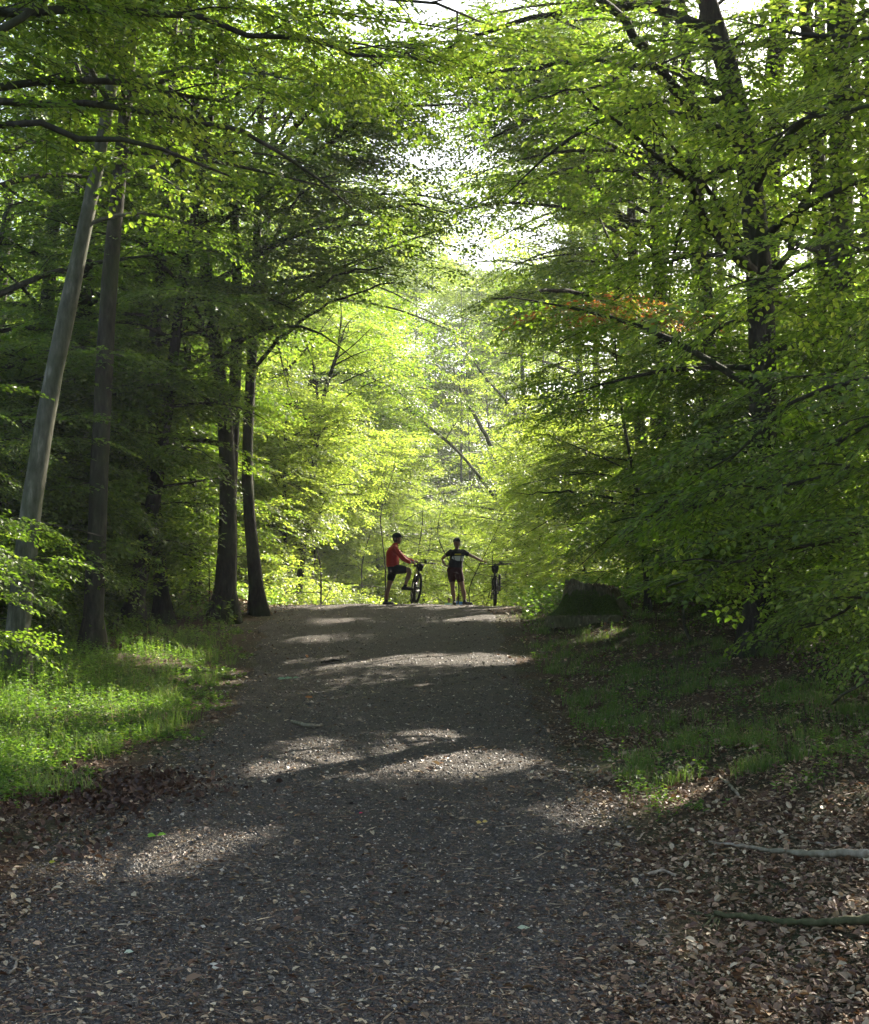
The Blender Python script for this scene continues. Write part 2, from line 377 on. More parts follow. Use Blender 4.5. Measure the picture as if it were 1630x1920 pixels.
NLEAF = [0]; GD = 1.3; GN = 1.6
def tree(name, label, trunk, crown, barkm='bark_mid', group=None, limbs=(), cat='tree', extra_trunks=()):
    """trunk: rows of x, y, z, r from the ground up; crown: dict; limbs: explicit rows of x, y, z, r"""
    seed = crown.get('seed', 1); rng = np.random.default_rng(seed)
    tr = np.array(trunk, float); root = tr[0].copy()
    g0 = float(gz(root[0], root[1])); base = np.array([root[0], root[1], g0])
    e = empty(name, tuple(base), label, cat, group)
    nseg = crown.get('nseg', 22); s = smoothline(tr, nseg)
    dist = root[1]; ns = 14 if dist < 28 else (9 if dist < 45 else 6)
    s[:, 3] *= 1 + rng.normal(0, .03, nseg)
    hh = np.clip(s[:, 2] - g0, 0, 9); s[:, 3] *= 1 + 1.0 * np.exp(-hh / .25)
    tb = MB(); tube(tb, s[:, :3] - base, s[:, 3], ns, 0, rough=.03, rng=rng)
    for et in extra_trunks:
        q = smoothline(np.array(et, float), 16); tube(tb, q[:, :3] - base, q[:, 3], ns, rough=.03, rng=rng)
    cb = MB(); acc = ([], [], [], [], []); cls = crown['cls']; tw = []; tint = crown.get('tint', .4)
    zb = s[:, 2] - g0
    n = int(crown.get('n', 26) * GN); z0, z1 = crown['z']; rl, rh = crown['reach']; bias = crown.get('bias'); el0, el1 = crown.get('el', (12, 40))
    wob = crown.get('wob', .12)
    for i in range(n):
        f = (i + rng.random() * .8) / n; zz = z0 + (z1 - z0) * f ** crown.get('pw', 1)
        p = np.array([np.interp(zz, zb, s[:, k]) for k in range(3)]); r0 = float(np.interp(zz, zb, s[:, 3]))
        az = i * 2.4 + rng.normal(0, .5)
        if bias: az = bias[0] + rng.normal(0, bias[1]) if rng.random() < bias[2] else az
        L = np.interp(f, [0, .25, .7, 1], [rl, rh, rh * .8, rh * .35]) * rng.uniform(.7, 1.2)
        el = R(np.interp(f, [0, 1], [el0, el1]) + rng.normal(0, 7))
        k = 8; pts = [p]; d = np.array([math.cos(az) * math.cos(el), math.sin(az) * math.cos(el), math.sin(el)])
        for j in range(k):
            d = d + rng.normal(0, wob, 3) + np.array([0, 0, -.09 * (j > 1)]); d /= np.linalg.norm(d); pts.append(pts[-1] + d * L / k)
        pts = np.array(pts); lr = min(r0 * .5, .012 + .012 * L)
        if keep(pts[k // 2][None], rng)[0] or rng.random() < .5 and False:
            tube(tb, smoothline(pts, 9) - base, np.linspace(lr, .006, 9), 5 if dist > 30 else 6, cap=False)
            tw += limb_sprays(rng, pts, cls, acc, tint, crown.get('dens', 1), .2)
    for lb in limbs:
        a = np.array(lb['pts'], float); q = smoothline(a, 14)
        q[1:-1, :3] += rng.normal(0, .03, (12, 3)); tube(tb, q[:, :3] - base, q[:, 3], 8, cap=True)
        if lb.get('leafy', True):
            tw += limb_sprays(rng, q, lb.get('cls', cls), acc, lb.get('tint', tint), lb.get('dens', 1), lb.get('start', .35), lb.get('bl'))
    bo = tb.build('trunk', barkm, e, True)
    if acc[0]:
        a0 = np.array(acc[0]); kk = 0
        sprays(cb, a0, np.array(acc[1]), np.array(acc[2]), cls, rng, np.array(acc[3]), np.array(acc[4]))
        if cls in 'nm':
            for q in tw:
                if keep(q[2][None], rng)[0]: tube(cb, q, [.012, .008, .004], 4, 1, cap=False)
        if cb.v:
            cb.v = [v - base.astype(np.float32) for v in cb.v]
            NLEAF[0] += sum(len(q) for q in cb.q)
            cb.build('crown', ['leaf', barkm], e)
    return e
def pxtrunk(rows, d, top=None, dd=0):
    """rows of pixel x, y, width px (bottom up) at distance d -> x, y, z, r; runs down to the ground and up to the height top"""
    out_ = []
    n = len(rows)
    for i, (px, py, wd) in enumerate(rows):
        dist = d + dd * i / max(1, n - 1); p = P(px, py, dist); out_.append([p[0], p[1], p[2], wd * .5 * dist / F])
    a, b = out_[0], out_[1]
    g = float(gz(a[0], a[1])) - .25
    if a[2] > g + .05:
        k = (a[0] - b[0]) / (a[2] - b[2]) if abs(a[2] - b[2]) > .1 else 0
        out_.insert(0, [a[0] - k * (a[2] - g) * .8, a[1], g, a[3] * 1.08])
    if top:
        a, b = out_[-1], out_[-2]; dz = top - a[2]
        if dz > .5:
            k = (a[0] - b[0]) / max(.3, a[2] - b[2])
            out_.append([a[0] + k * dz * .35, a[1], a[2] + dz * .5, a[3] * .65]); out_.append([a[0] + k * dz * .5, a[1], top, .03])
    return out_
def pxlimb(rows, d, dd=0, **kw):
    n = len(rows); o = []
    for i, (px, py, wd) in enumerate(rows):
        dist = d + dd * i / max(1, n - 1); p = P(px, py, dist); o.append([p[0], p[1], p[2], wd * .5 * dist / F])
    return dict(pts=o, **kw)

# ------------------------------------------------------------ ground
def grid(name, xs, ys, zf, m, label=None):
    X, Y = np.meshgrid(xs, ys); Z = zf(X, Y); n, mm = X.shape
    mb = MB(); v = np.stack([X, Y, Z], -1).reshape(-1, 3)
    i = np.arange(n - 1)[:, None] * mm; j = np.arange(mm - 1)[None]
    q = np.stack([i + j, i + j + 1, i + mm + j + 1, i + mm + j], -1).reshape(-1, 4)
    mb.add(v, q); o = mb.build(name, m, smooth=True); o['kind'] = 'structure'; return o
m = mat('forest_soil', rough=.95, spec=.15); N, L, b = nodes(m)
n1 = noise(N, L, 28, 10, .7); n2 = noise(N, L, .7, 5, .6)
r1 = ramp(N, [(.3, (.022, .014, .009)), (.5, (.06, .037, .022)), (.68, (.12, .08, .05))]); L.new(n1.outputs['Fac'], r1.inputs[0])
r2 = ramp(N, [(.42, (0, 0, 0)), (.6, (.7, .7, .7))]); L.new(n2.outputs['Fac'], r2.inputs[0])
mx = N.new('ShaderNodeMixRGB'); mx.inputs[2].default_value = (.035, .05, .018, 1); L.new(r2.outputs[0], mx.inputs[0]); L.new(r1.outputs[0], mx.inputs[1]); L.new(mx.outputs[0], b.inputs['Base Color'])
bp = N.new('ShaderNodeBump'); bp.inputs['Strength'].default_value = .8; bp.inputs['Distance'].default_value = .04; L.new(n1.outputs['Fac'], bp.inputs['Height']); L.new(bp.outputs[0], b.inputs['Normal'])
M['soil'] = m
m = mat('path_gravel', rough=.85, spec=.35); N, L, b = nodes(m)
n1 = noise(N, L, 60, 10, .75); n2 = noise(N, L, 1.6, 6, .65); vo = N.new('ShaderNodeTexVoronoi'); vo.inputs['Scale'].default_value = 75
tc = N.new('ShaderNodeTexCoord'); L.new(tc.outputs['Object'], vo.inputs['Vector'])
r1 = ramp(N, [(.3, (.010, .0085, .006)), (.5, (.047, .040, .030)), (.66, (.11, .092, .068)), (.78, (.26, .22, .165))]); L.new(n1.outputs['Fac'], r1.inputs[0])
r2 = ramp(N, [(.45, (0, 0, 0)), (.7, (.65, .65, .65))]); L.new(n2.outputs['Fac'], r2.inputs[0])
mx = N.new('ShaderNodeMixRGB'); mx.inputs[2].default_value = (.05, .032, .020, 1); L.new(r2.outputs[0], mx.inputs[0]); L.new(r1.outputs[0], mx.inputs[1]); L.new(mx.outputs[0], b.inputs['Base Color'])
ad = N.new('ShaderNodeMath'); L.new(n1.outputs['Fac'], ad.inputs[0]); L.new(vo.outputs['Distance'], ad.inputs[1])
bp = N.new('ShaderNodeBump'); bp.inputs['Strength'].default_value = 1.0; bp.inputs['Distance'].default_value = .02; L.new(ad.outputs[0], bp.inputs['Height']); L.new(bp.outputs[0], b.inputs['Normal'])
M['gravel'] = m
xs = np.concatenate([np.linspace(-180, -20, 17)[:-1], np.arange(-20, 20.01, .2), np.linspace(20, 180, 17)[1:]])
ys = np.concatenate([np.arange(-12, 2, 1.0), np.arange(2, 48, .2), np.arange(48, 90, 1.0), np.linspace(90, 260, 30)])
grid('forest_floor', xs, ys, lambda x, y: gz(x, y), 'soil')
XL = lambda y: np.interp(y, [0, 8, 14, 18, 23, 30, 35, 40, 60, 120], [-3.2, -3.1, -3.15, -2.9, -3.2, -3.9, -4.2, -3.4, -2.6, -2.4])
XR = lambda y: np.interp(y, [0, 8, 14, 18, 23, 30, 35, 40, 60, 120], [1.45, 1.4, 1.7, 1.6, 1.6, 1.6, 1.6, 1.8, 2.8, 5])
ys = np.concatenate([np.arange(-12, 45, .15), np.arange(45, 120, .8)]); us = np.linspace(-1.12, 1.12, 60)
U, Y = np.meshgrid(us, ys); cx = (XL(Y) + XR(Y)) / 2; hw = (XR(Y) - XL(Y)) / 2; X = cx + U * hw
Zp = gz(X, Y, False) + .045 - .085 * np.abs(U) ** 6 + .012 * np.sin(3.1 * X + 1.1 * np.sin(Y)) * np.sin(1.7 * Y) + .008 * np.sin(9 * X) * np.sin(7.3 * Y + X)
Zp += -.02 * np.exp(-((U - .5) / .13) ** 2) - .02 * np.exp(-((U + .45) / .13) ** 2)
mb = MB(); n, mm = X.shape; i = np.arange(n - 1)[:, None] * mm; j = np.arange(mm - 1)[None]
mb.add(np.stack([X, Y, Zp], -1), np.stack([i + j, i + j + 1, i + mm + j + 1, i + mm + j], -1)); o = mb.build('path', 'gravel', smooth=True); o['kind'] = 'structure'
def pz(x, y):                                # height of the path or the forest floor
    x = np.asarray(x, float); y = np.asarray(y, float)
    U = (x - (XL(y) + XR(y)) / 2) / ((XR(y) - XL(y)) / 2)
    zp = gz(x, y, False) + .045 - .085 * np.abs(U) ** 6 + .012 * np.sin(3.1 * x + 1.1 * np.sin(y)) * np.sin(1.7 * y) + .008 * np.sin(9 * x) * np.sin(7.3 * y + x) - .02 * np.exp(-((U - .5) / .13) ** 2) - .02 * np.exp(-((U + .45) / .13) ** 2)
    return np.where(np.abs(U) < 1.1, np.maximum(zp, gz(x, y)), gz(x, y))
def scatter(rng, n, x0, x1, y0, y1, power=1.6):   # more towards the camera
    a = rng.random(n); e = 1 - power
    y = (y0 ** e + a * (y1 ** e - y0 ** e)) ** (1 / e)
    f = np.clip(y * .34 + .6, 3, 99); x = rng.uniform(-1, 1, n) * f
    k = (x > x0(y)) & (x < x1(y)); return x[k], y[k]
def inpic(x, y): return np.abs(x) < y * .33 + .8
# stones of the path
rng = np.random.default_rng(3)
x, y = scatter(rng, 260000, lambda y: XL(y) - .1, lambda y: XR(y) + .1, 7.4, 36, 2.2)
s = rng.gamma(2.0, .0024, len(x)) + .003; s = np.minimum(s, .024) * (1 + .025 * y)
th = rng.uniform(0, 2 * PI_, len(x)) if False else rng.uniform(0, 6.283, len(x))
z = pz(x, y); ca, sa = np.cos(th), np.sin(th)
e1 = np.stack([ca, sa, rng.normal(0, .15, len(x))], 1) * (s * rng.uniform(.8, 1.4, len(x)))[:, None]
e2 = np.stack([-sa, ca, rng.normal(0, .15, len(x))], 1) * (s * rng.uniform(.5, 1.0, len(x)))[:, None]
up = np.stack([rng.normal(0, .2, len(x)), rng.normal(0, .2, len(x)), np.ones(len(x))], 1) * (s * rng.uniform(.35, .8, len(x)))[:, None]
c = np.stack([x, y, z], 1)
v = np.stack([c + e1, c + e2, c - e1, c - e2, c + up + .35 * e1, c + up - .3 * e2 - .2 * e1], 1)
kk = np.arange(len(x))[:, None] * 6
tris = [(0, 1, 4, 4), (1, 2, 5, 4), (2, 3, 5, 5), (3, 0, 4, 5)]
mb = MB()
m = mat('loose_stone', rough=.6, spec=.5); N, L, b = nodes(m); a = N.new('ShaderNodeAttribute'); a.attribute_name = 'tint'
r = ramp(N, [(0, (.010, .008, .0055)), (.5, (.054, .046, .034)), (.8, (.14, .117, .083)), (1, (.46, .40, .30))]); L.new(a.outputs['Fac'], r.inputs[0]); L.new(r.outputs[0], b.inputs['Base Color'])
M['stone'] = m
tt = rng.beta(2, 3.2, len(x)) ; tt = np.where(rng.random(len(x)) < .05, rng.uniform(.85, 1, len(x)), tt)
for t_ in tris: mb.add(v.reshape(-1, 3), kk + np.array([t_]), 0, tt) if False else None
mb.add(v.reshape(-1, 3), np.concatenate([kk + np.array([t_]) for t_ in tris]), 0, np.tile(tt, 4))
o = mb.build('loose_gravel', 'stone'); tag(o, 'dark loose gravel covering the path', 'gravel', kind='stuff')
# dead leaves: thick on the right, along the verges, sparse on the path
def deadleaves(name, label, x, y, s, tint, flat, lift=.006, cat='leaf litter', mt='litter', asp=.62):
    z = pz(x, y) + lift + rng.random(len(x)) * lift * 3; th = rng.uniform(0, 6.283, len(x))
    D = np.stack([np.cos(th), np.sin(th), rng.normal(0, flat, len(x))], 1); Nn = np.stack([rng.normal(0, flat, len(x)), rng.normal(0, flat, len(x)), np.ones(len(x))], 1)
    mb = MB(); near = y < 17; Pp = np.stack([x, y, z], 1)
    leaves(mb, Pp[near], D[near], Nn[near], s[near], s[near] * asp, tint[near], 0, True)
    leaves(mb, Pp[~near], D[~near], Nn[~near], s[~near], s[~near] * asp, tint[~near])
    o = mb.build(name, mt); tag(o, label, cat, kind='stuff'); return o
x1, y1 = scatter(rng, 150000, lambda y: XR(y) - .7, lambda y: 0 * y + 14, 7.4, 38, 1.9)
pr = np.clip((x1 - XR(y1) + .55 + .25 * np.sin(y1 * 2.3) + .15 * np.sin(y1 * 6.1)) / 1.1, 0, 1) ** 1.5; k_ = rng.random(len(x1)) < pr; x1, y1 = x1[k_], y1[k_]
x2, y2 = scatter(rng, 80000, lambda y: 0 * y - 14, lambda y: XL(y) + .9, 7.4, 38, 1.7)
pr = np.clip(-(x2 - XL(y2) - .8 - .2 * np.sin(y2 * 3.1)) / 1.1, 0, 1) ** 1.5 * np.where(y2 < 17, .8, .5); k_ = rng.random(len(x2)) < pr; x2, y2 = x2[k_], y2[k_]
x3 = rng.normal(-5.6, 1.0, 6000); y3 = rng.normal(34, 1.1, 6000)
X = np.concatenate([x1, x2, x3]); Y = np.concatenate([y1, y2, y3]); n = len(X)
deadleaves('leaf_litter', 'brown dead beech leaves covering the forest floor along the path', X, Y, np.clip(rng.gamma(3.2, .0105, n), .010, .07) * (1 + .012 * Y), np.clip(rng.beta(1.4, 1.1, n), 0, .97), .5)
xa, ya = scatter(rng, 34000, lambda y: XL(y) + .1, lambda y: XR(y), 7.4, 37, 1.8)
ed = np.minimum(xa - XL(ya), XR(ya) - xa); k_ = rng.random(len(xa)) < np.clip(1.15 - ed * .8, .45, 1); xa, ya = xa[k_], ya[k_]; n = len(xa)
deadleaves('fallen_leaves', 'pale and brown fallen leaves strewn over the dark gravel', xa, ya, rng.gamma(3, .009, n) + .008, np.where(rng.random(n) < .12, rng.uniform(.86, .97, n), np.clip(rng.beta(1.5, 1.5, n), 0, .97)), .28, .012)
# needles, husks and bits of twig
x, y = scatter(rng, 48000, lambda y: XL(y) - 2, lambda y: 0 * y + 9, 7.4, 24, 2.2); n = len(x)
z = pz(x, y) + .012; th = rng.uniform(0, 6.283, n); D = np.stack([np.cos(th), np.sin(th), rng.normal(0, .12, n)], 1); Nn = np.stack([rng.normal(0, .4, n), rng.normal(0, .4, n), np.ones(n)], 1)
mb = MB(); l = rng.gamma(1.6, .026, n) + .015; leaves(mb, np.stack([x, y, z], 1), D, Nn, l, .004 + l * .05, np.clip(rng.beta(2, 2, n), 0, .93)); o = mb.build('twig_debris', 'litter'); tag(o, 'tiny twigs and husks littering path and verges', 'twig debris', kind='stuff')
# dark humus clods, left edge
x = np.concatenate([rng.normal(-3.2, .5, 1500), rng.uniform(-4.6, -2.6, 700)]); y = np.concatenate([rng.normal(14.0, .45, 1500), rng.uniform(11.5, 15, 700)])
n = len(x); deadleaves('humus_clods', 'black wet clods of humus and rotten leaves at the left edge of the path', x, y, rng.uniform(.03, .08, n), rng.uniform(0, .3, n) ** 1, .8, .02, 'humus', asp=.8)
# ---- herbs on the left verge
def herbs(name, label, x, y, h, mt, leafl, nl, tint, asp=.45, flat=.45, thin=.0016, cat='ground cover', rise=.15):
    n = len(x); z = pz(x, y) - .01; mb = MB()
    lean = rng.normal(0, .16, (n, 2)); top = np.stack([x + lean[:, 0] * h, y + lean[:, 1] * h, z + h], 1); bot = np.stack([x, y, z], 1)
    D = top - bot; W = nrm(np.cross(D, rng.normal(0, 1, (n, 3)))) * (thin + .004 * h[:, None]); kk = np.arange(n)[:, None] * 4
    mb.add(np.stack([bot - W, bot + W, top + W * .3, top - W * .3], 1), kk + np.array([[0, 1, 2, 3]]), 0, np.clip(tint - .2, 0, 1))
    f = rng.beta(2.2, 1.1, (n, nl)); pp = bot[:, None] + (top - bot)[:, None] * f[..., None]; th = rng.uniform(0, 6.283, (n, nl))
    dd = np.stack([np.cos(th), np.sin(th), rng.normal(rise, .25, (n, nl))], -1); nn = np.stack([rng.normal(0, flat, (n, nl)), rng.normal(0, flat, (n, nl)), np.ones((n, nl))], -1)
    l = (leafl * rng.uniform(.6, 1.25, (n, nl)) * (1.15 - .5 * f)).reshape(-1); t = np.clip(np.repeat(tint, nl) + rng.normal(0, .12, n * nl), 0, 1)
    pp = pp.reshape(-1, 3); dd = dd.reshape(-1, 3); nn = nn.reshape(-1, 3); near = pp[:, 1] < 16
    leaves(mb, pp[near], dd[near], nn[near], l[near], l[near] * asp, t[near], 0, True); leaves(mb, pp[~near], dd[~near], nn[~near], l[~near], l[~near] * asp, t[~near])
    o = mb.build(name, mt); tag(o, label, cat, kind='stuff'); return o
x, y = scatter(rng, 40000, lambda y: 0 * y - 13, lambda y: XL(y) + .2, 10.5, 36, 1.4)
edge = XL(y) - x; lim = np.interp(y, [10.5, 13, 14.5, 17, 22, 28, 34], [.7, .5, .6, .15, -.15, .0, 1.0]); wob = .25 * np.sin(y * 2.1) + .2 * np.sin(y * 5.3 + 1)
k_ = (edge > lim + wob) & (rng.random(len(x)) < np.clip((edge - lim - wob) / .5, .15, 1)) & ((y > 13.6) | (rng.random(len(x)) < .35)) & ~((np.abs(x + 5.6) < 1.4) & (np.abs(y - 34) < 1.8))
x, y, edge = x[k_], y[k_], edge[k_]; h = np.clip(.07 + .09 * edge, .06, .36) * rng.uniform(.35, 1.6, len(x)) * (1 + .35 * np.sin(x * 2.2 + y) * np.sin(y * 1.6))
herbs('ground_cover', 'fresh green nettles and herbs growing thick on the left verge', x, y, h, 'herb', .062, 11, np.clip(rng.normal(.5, .2, len(x)), 0, 1))
x, y = scatter(rng, 9000, lambda y: XR(y) + .1, lambda y: 0 * y + 9, 12.2, 34, 1.4)
cl = np.sin(x * 2.3 + 1.2) * np.sin(y * 1.7) + .5 * np.sin(x * 5 + y * 3.1); k_ = (cl > -.2) & (rng.random(len(x)) < .8) & (y > 12.6 + .15 * x); x, y = x[k_], y[k_]
herbs('low_herbs', 'low patchy herbs and seedlings among the grass on the right verge', x, y, rng.uniform(.06, .28, len(x)), 'herb', .06, 7, np.clip(rng.normal(.4, .25, len(x)), 0, 1), .5)
# ---- grass tufts, right verge
def grassfield(name, label, x, y, lmin, lmax, nb, seed):
    rng = np.random.default_rng(seed); n = len(x)
    bx = np.repeat(x, nb) + rng.normal(0, .07, n * nb); by = np.repeat(y, nb) + rng.normal(0, .07, n * nb); bz = pz(bx, by) - .01
    th = rng.uniform(0, 6.283, n * nb); ln = rng.uniform(lmin, lmax, n * nb) * np.repeat(rng.uniform(.6, 1.2, n), nb); out_ = rng.uniform(.25, .9, n * nb)
    d0 = np.stack([np.cos(th) * out_ * .5, np.sin(th) * out_ * .5, np.ones(n * nb)], 1); d1 = np.stack([np.cos(th) * out_ * 1.3, np.sin(th) * out_ * 1.3, .35 * np.ones(n * nb)], 1)
    p0 = np.stack([bx, by, bz], 1); pm = p0 + nrm(d0) * ln[:, None] * .55; p2 = pm + nrm(d1) * ln[:, None] * .5; W = np.stack([-np.sin(th), np.cos(th), 0 * th], 1) * .0035
    kk = np.arange(n * nb)[:, None] * 5; mb = MB(); tg = np.clip(rng.normal(.5, .25, n * nb), 0, 1)
    mb.add(np.stack([p0 - W, p0 + W, pm + W * .8, pm - W * .8, p2], 1), np.concatenate([kk + np.array([[0, 1, 2, 3]]), kk + np.array([[3, 2, 4, 4]])]), 0, np.tile(tg, 2))
    tag(mb.build(name, 'grass'), label, 'grass', kind='stuff')
x, y = scatter(rng, 2700, lambda y: XR(y) + .25, lambda y: XR(y) + 4.5, 14.2, 33, 1.3)
cl = np.sin(x * 2.1 + .7) * np.sin(y * 1.1 + x) + .4 * np.sin(y * 3.3); k_ = cl > -.15; grassfield('grass', 'tufts of fine woodland grass on the right verge', x[k_], y[k_], .08, .24, 46, 1)
x, y = scatter(rng, 2600, lambda y: 0 * y - 9, lambda y: XL(y) - .1, 13.6, 33, 1.3)
cl = np.sin(x * 1.7 + .2) * np.sin(y * 1.3 + x) + .5 * np.sin(y * 2.9 + 2 * x); k_ = cl > .1; grassfield('grass', 'long thin grass growing through the herbs on the left verge', x[k_], y[k_], .12, .42, 30, 2)
# wild low cover further off and beyond the crest
x, y = scatter(rng, 16000, lambda y: 0 * y - 24, lambda y: 0 * y + 24, 30, 95, 1.2)
k_ = (((x < XL(y) - .3) | (x > XR(y) + .3)) & (y < 60)) | (y > 60); k_ &= ~((np.abs(x + 5.6) < 1.4) & (np.abs(y - 34) < 1.8)); x, y = x[k_], y[k_]
herbs('undergrowth', 'low leafy undergrowth on the forest floor beyond the crest', x, y, rng.uniform(.15, .7, len(x)), 'herb', .13, 7, np.clip(rng.normal(.5, .2, len(x)), 0, 1), .55)

# ------------------------------------------------------------ trees standing by the path, left side
PI = math.pi
tree('beech_tree', 'smooth pale grey beech trunk leaning right, tallest bare trunk left of the path',
     pxtrunk([(42, 1090, 40), (60, 910, 38), (88, 760, 36), (112, 640, 34), (140, 520, 30), (178, 350, 26), (203, 200, 24), (228, 60, 22)], 21, 20),
     dict(cls='n', z=(6.5, 18), n=22, reach=(2.2, 3.6), seed=11, tint=.45, bias=(-.2, .8, .5), dens=.9), 'bark_grey',
     limbs=[pxlimb([(205, 140, 10), (190, 80, 8), (180, 40, 6)], 21, leafy=False),
            pxlimb([(215, 150, 9), (330, 130, 7), (460, 130, 5), (560, 150, 3)], 21, -3, cls='n')])
tree('oak_tree', 'dark rough trunk half hidden behind the pale leaning beech',
     pxtrunk([(103, 1080, 40), (120, 900, 36), (148, 700, 33), (160, 560, 32), (165, 400, 30), (170, 90, 28)], 31, 22),
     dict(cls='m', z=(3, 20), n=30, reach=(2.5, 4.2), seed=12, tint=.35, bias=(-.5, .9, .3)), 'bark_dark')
tree('beech_tree', 'dark leaning trunk of the twisted pair in the undergrowth left of the path',
     pxtrunk([(258, 1100, 34), (280, 980, 27), (302, 860, 25), (318, 740, 22), (332, 600, 20), (352, 460, 17), (370, 380, 15), (392, 250, 12)], 29, 18),
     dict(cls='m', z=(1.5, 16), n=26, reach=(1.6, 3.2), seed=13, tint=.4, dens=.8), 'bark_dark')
tree('beech_tree', 'upright dark trunk of the twisted pair, forking left higher up',
     pxtrunk([(302, 1095, 28), (290, 960, 25), (283, 800, 24), (286, 640, 22), (302, 520, 19), (310, 400, 16)], 29.8, 19),
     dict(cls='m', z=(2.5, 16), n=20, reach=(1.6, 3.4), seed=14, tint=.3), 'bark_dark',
     limbs=[pxlimb([(300, 500, 18), (276, 440, 15), (240, 380, 12), (205, 320, 9)], 29.8, 0, cls='m')])
tree('beech_tree', 'stout dark trunk left of the path crest, two stems rising from one base',
     pxtrunk([(422, 1112, 42), (428, 1000, 34), (430, 900, 31), (424, 780, 29), (408, 680, 27), (394, 590, 24), (385, 500, 22)], 31, 20),
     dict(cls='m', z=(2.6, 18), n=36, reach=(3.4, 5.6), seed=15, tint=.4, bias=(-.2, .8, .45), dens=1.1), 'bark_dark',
     extra_trunks=[pxtrunk([(430, 1000, 20), (436, 860, 24), (440, 720, 23), (447, 600, 22), (450, 500, 20), (440, 420, 18)], 31.4, 17)],
     limbs=[pxlimb([(400, 640, 9), (360, 600, 8), (330, 590, 5)], 31, 0, leafy=False),
            pxlimb([(430, 780, 8), (395, 740, 6), (370, 700, 4)], 31, leafy=False)])
tree('beech_tree', 'dark slim trunk nearest the path on the left crest, limbs arching over the path',
     pxtrunk([(482, 1112, 26), (470, 1000, 21), (461, 900, 20), (463, 820, 20), (471, 700, 20), (477, 600, 19), (480, 520, 18)], 32.5, 19),
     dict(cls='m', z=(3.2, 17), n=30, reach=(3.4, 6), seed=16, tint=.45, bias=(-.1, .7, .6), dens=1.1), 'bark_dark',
     limbs=[pxlimb([(478, 690, 8), (520, 640, 7), (570, 590, 6), (650, 555, 5), (740, 530, 3)], 32.5, -2, cls='m', start=.3),
            pxlimb([(478, 620, 8), (505, 585, 7), (560, 560, 6), (640, 510, 5), (720, 500, 3)], 32.5, -4, cls='m', start=.3),
            pxlimb([(480, 330, 12), (560, 230, 10), (680, 130, 8), (800, 80, 6), (930, 60, 3)], 31, -4, cls='m', start=.2, dens=2.0, bl=1.5),
            pxlimb([(480, 380, 12), (580, 290, 10), (690, 220, 8), (790, 190, 6), (880, 200, 3)], 31, -3, cls='m', start=.2, dens=2.0, bl=1.5),
            pxlimb([(480, 470, 9), (560, 430, 8), (660, 400, 6), (760, 380, 5), (840, 400, 3)], 32.5, -3, cls='m', start=.3)])
tree('beech_tree', 'thin dark trunk between the twisted pair and the two-stemmed beech',
     pxtrunk([(368, 1095, 22), (362, 960, 18), (358, 800, 16), (350, 640, 14)], 33, 16),
     dict(cls='m', z=(2, 14), n=22, reach=(1.6, 3), seed=17, tint=.35), 'bark_dark')
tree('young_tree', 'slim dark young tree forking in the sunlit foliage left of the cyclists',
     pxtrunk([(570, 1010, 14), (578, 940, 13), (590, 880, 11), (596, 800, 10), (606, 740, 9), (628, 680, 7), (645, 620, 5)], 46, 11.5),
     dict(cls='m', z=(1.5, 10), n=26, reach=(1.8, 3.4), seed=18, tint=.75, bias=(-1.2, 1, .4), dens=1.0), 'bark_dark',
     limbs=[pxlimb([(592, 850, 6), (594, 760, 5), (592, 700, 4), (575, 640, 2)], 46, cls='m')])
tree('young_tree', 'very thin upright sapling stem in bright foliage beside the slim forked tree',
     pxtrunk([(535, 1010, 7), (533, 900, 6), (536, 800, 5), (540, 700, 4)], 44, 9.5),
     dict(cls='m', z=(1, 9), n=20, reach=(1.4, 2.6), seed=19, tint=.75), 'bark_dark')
tree('beech_tree', 'beech with its trunk beyond the left edge, sunlit leafy limbs hanging over the path',
     [(-6.2, 11.5, -3, .26), (-6.1, 11.6, 3, .24), (-6.3, 11.7, 8, .2), (-6.4, 11.8, 13, .12), (-6.4, 11.9, 16, .04)],
     dict(cls='n', z=(7.5, 14.5), n=10, reach=(2.5, 4.5), seed=21, tint=.7, bias=(0.2, .5, .8), dens=.7), 'bark_mid',
     limbs=[pxlimb([(-560, 330, 30), (-200, 180, 24), (0, 160, 17), (190, 140, 14), (300, 175, 10), (420, 190, 6)], 11.5, 2, cls='n', tint=.45, start=.45, bl=.6, dens=.5),
            pxlimb([(-560, 330, 24), (-100, 240, 16), (150, 238, 13), (260, 262, 10), (340, 280, 7), (430, 330, 4)], 11.7, 1, cls='n', tint=.45, start=.5, bl=.6, dens=.5),
            pxlimb([(-560, 150, 26), (-100, 120, 20), (45, 40, 17), (75, 0, 15), (140, -60, 10), (300, -120, 6)], 11.5, 1, cls='n', tint=.6, start=.3, bl=.8),
            pxlimb([(-560, 100, 30), (-50, 10, 22), (260, 10, 15), (480, 60, 11), (700, 90, 7), (860, 130, 4)], 11.6, 2, cls='n', tint=.6, start=.3, bl=.8),
            pxlimb([(-560, 0, 30), (-50, -80, 22), (260, -60, 15), (520, -30, 11), (760, -10, 7), (900, 40, 4)], 11.6, 3, cls='n', tint=.6, start=.3, bl=.8),
            pxlimb([(-560, 200, 26), (0, 190, 16), (300, 200, 12), (480, 250, 9), (590, 320, 6), (660, 390, 3)], 11.6, 2, cls='n', tint=.7, start=.5, bl=.5, dens=1.0)])
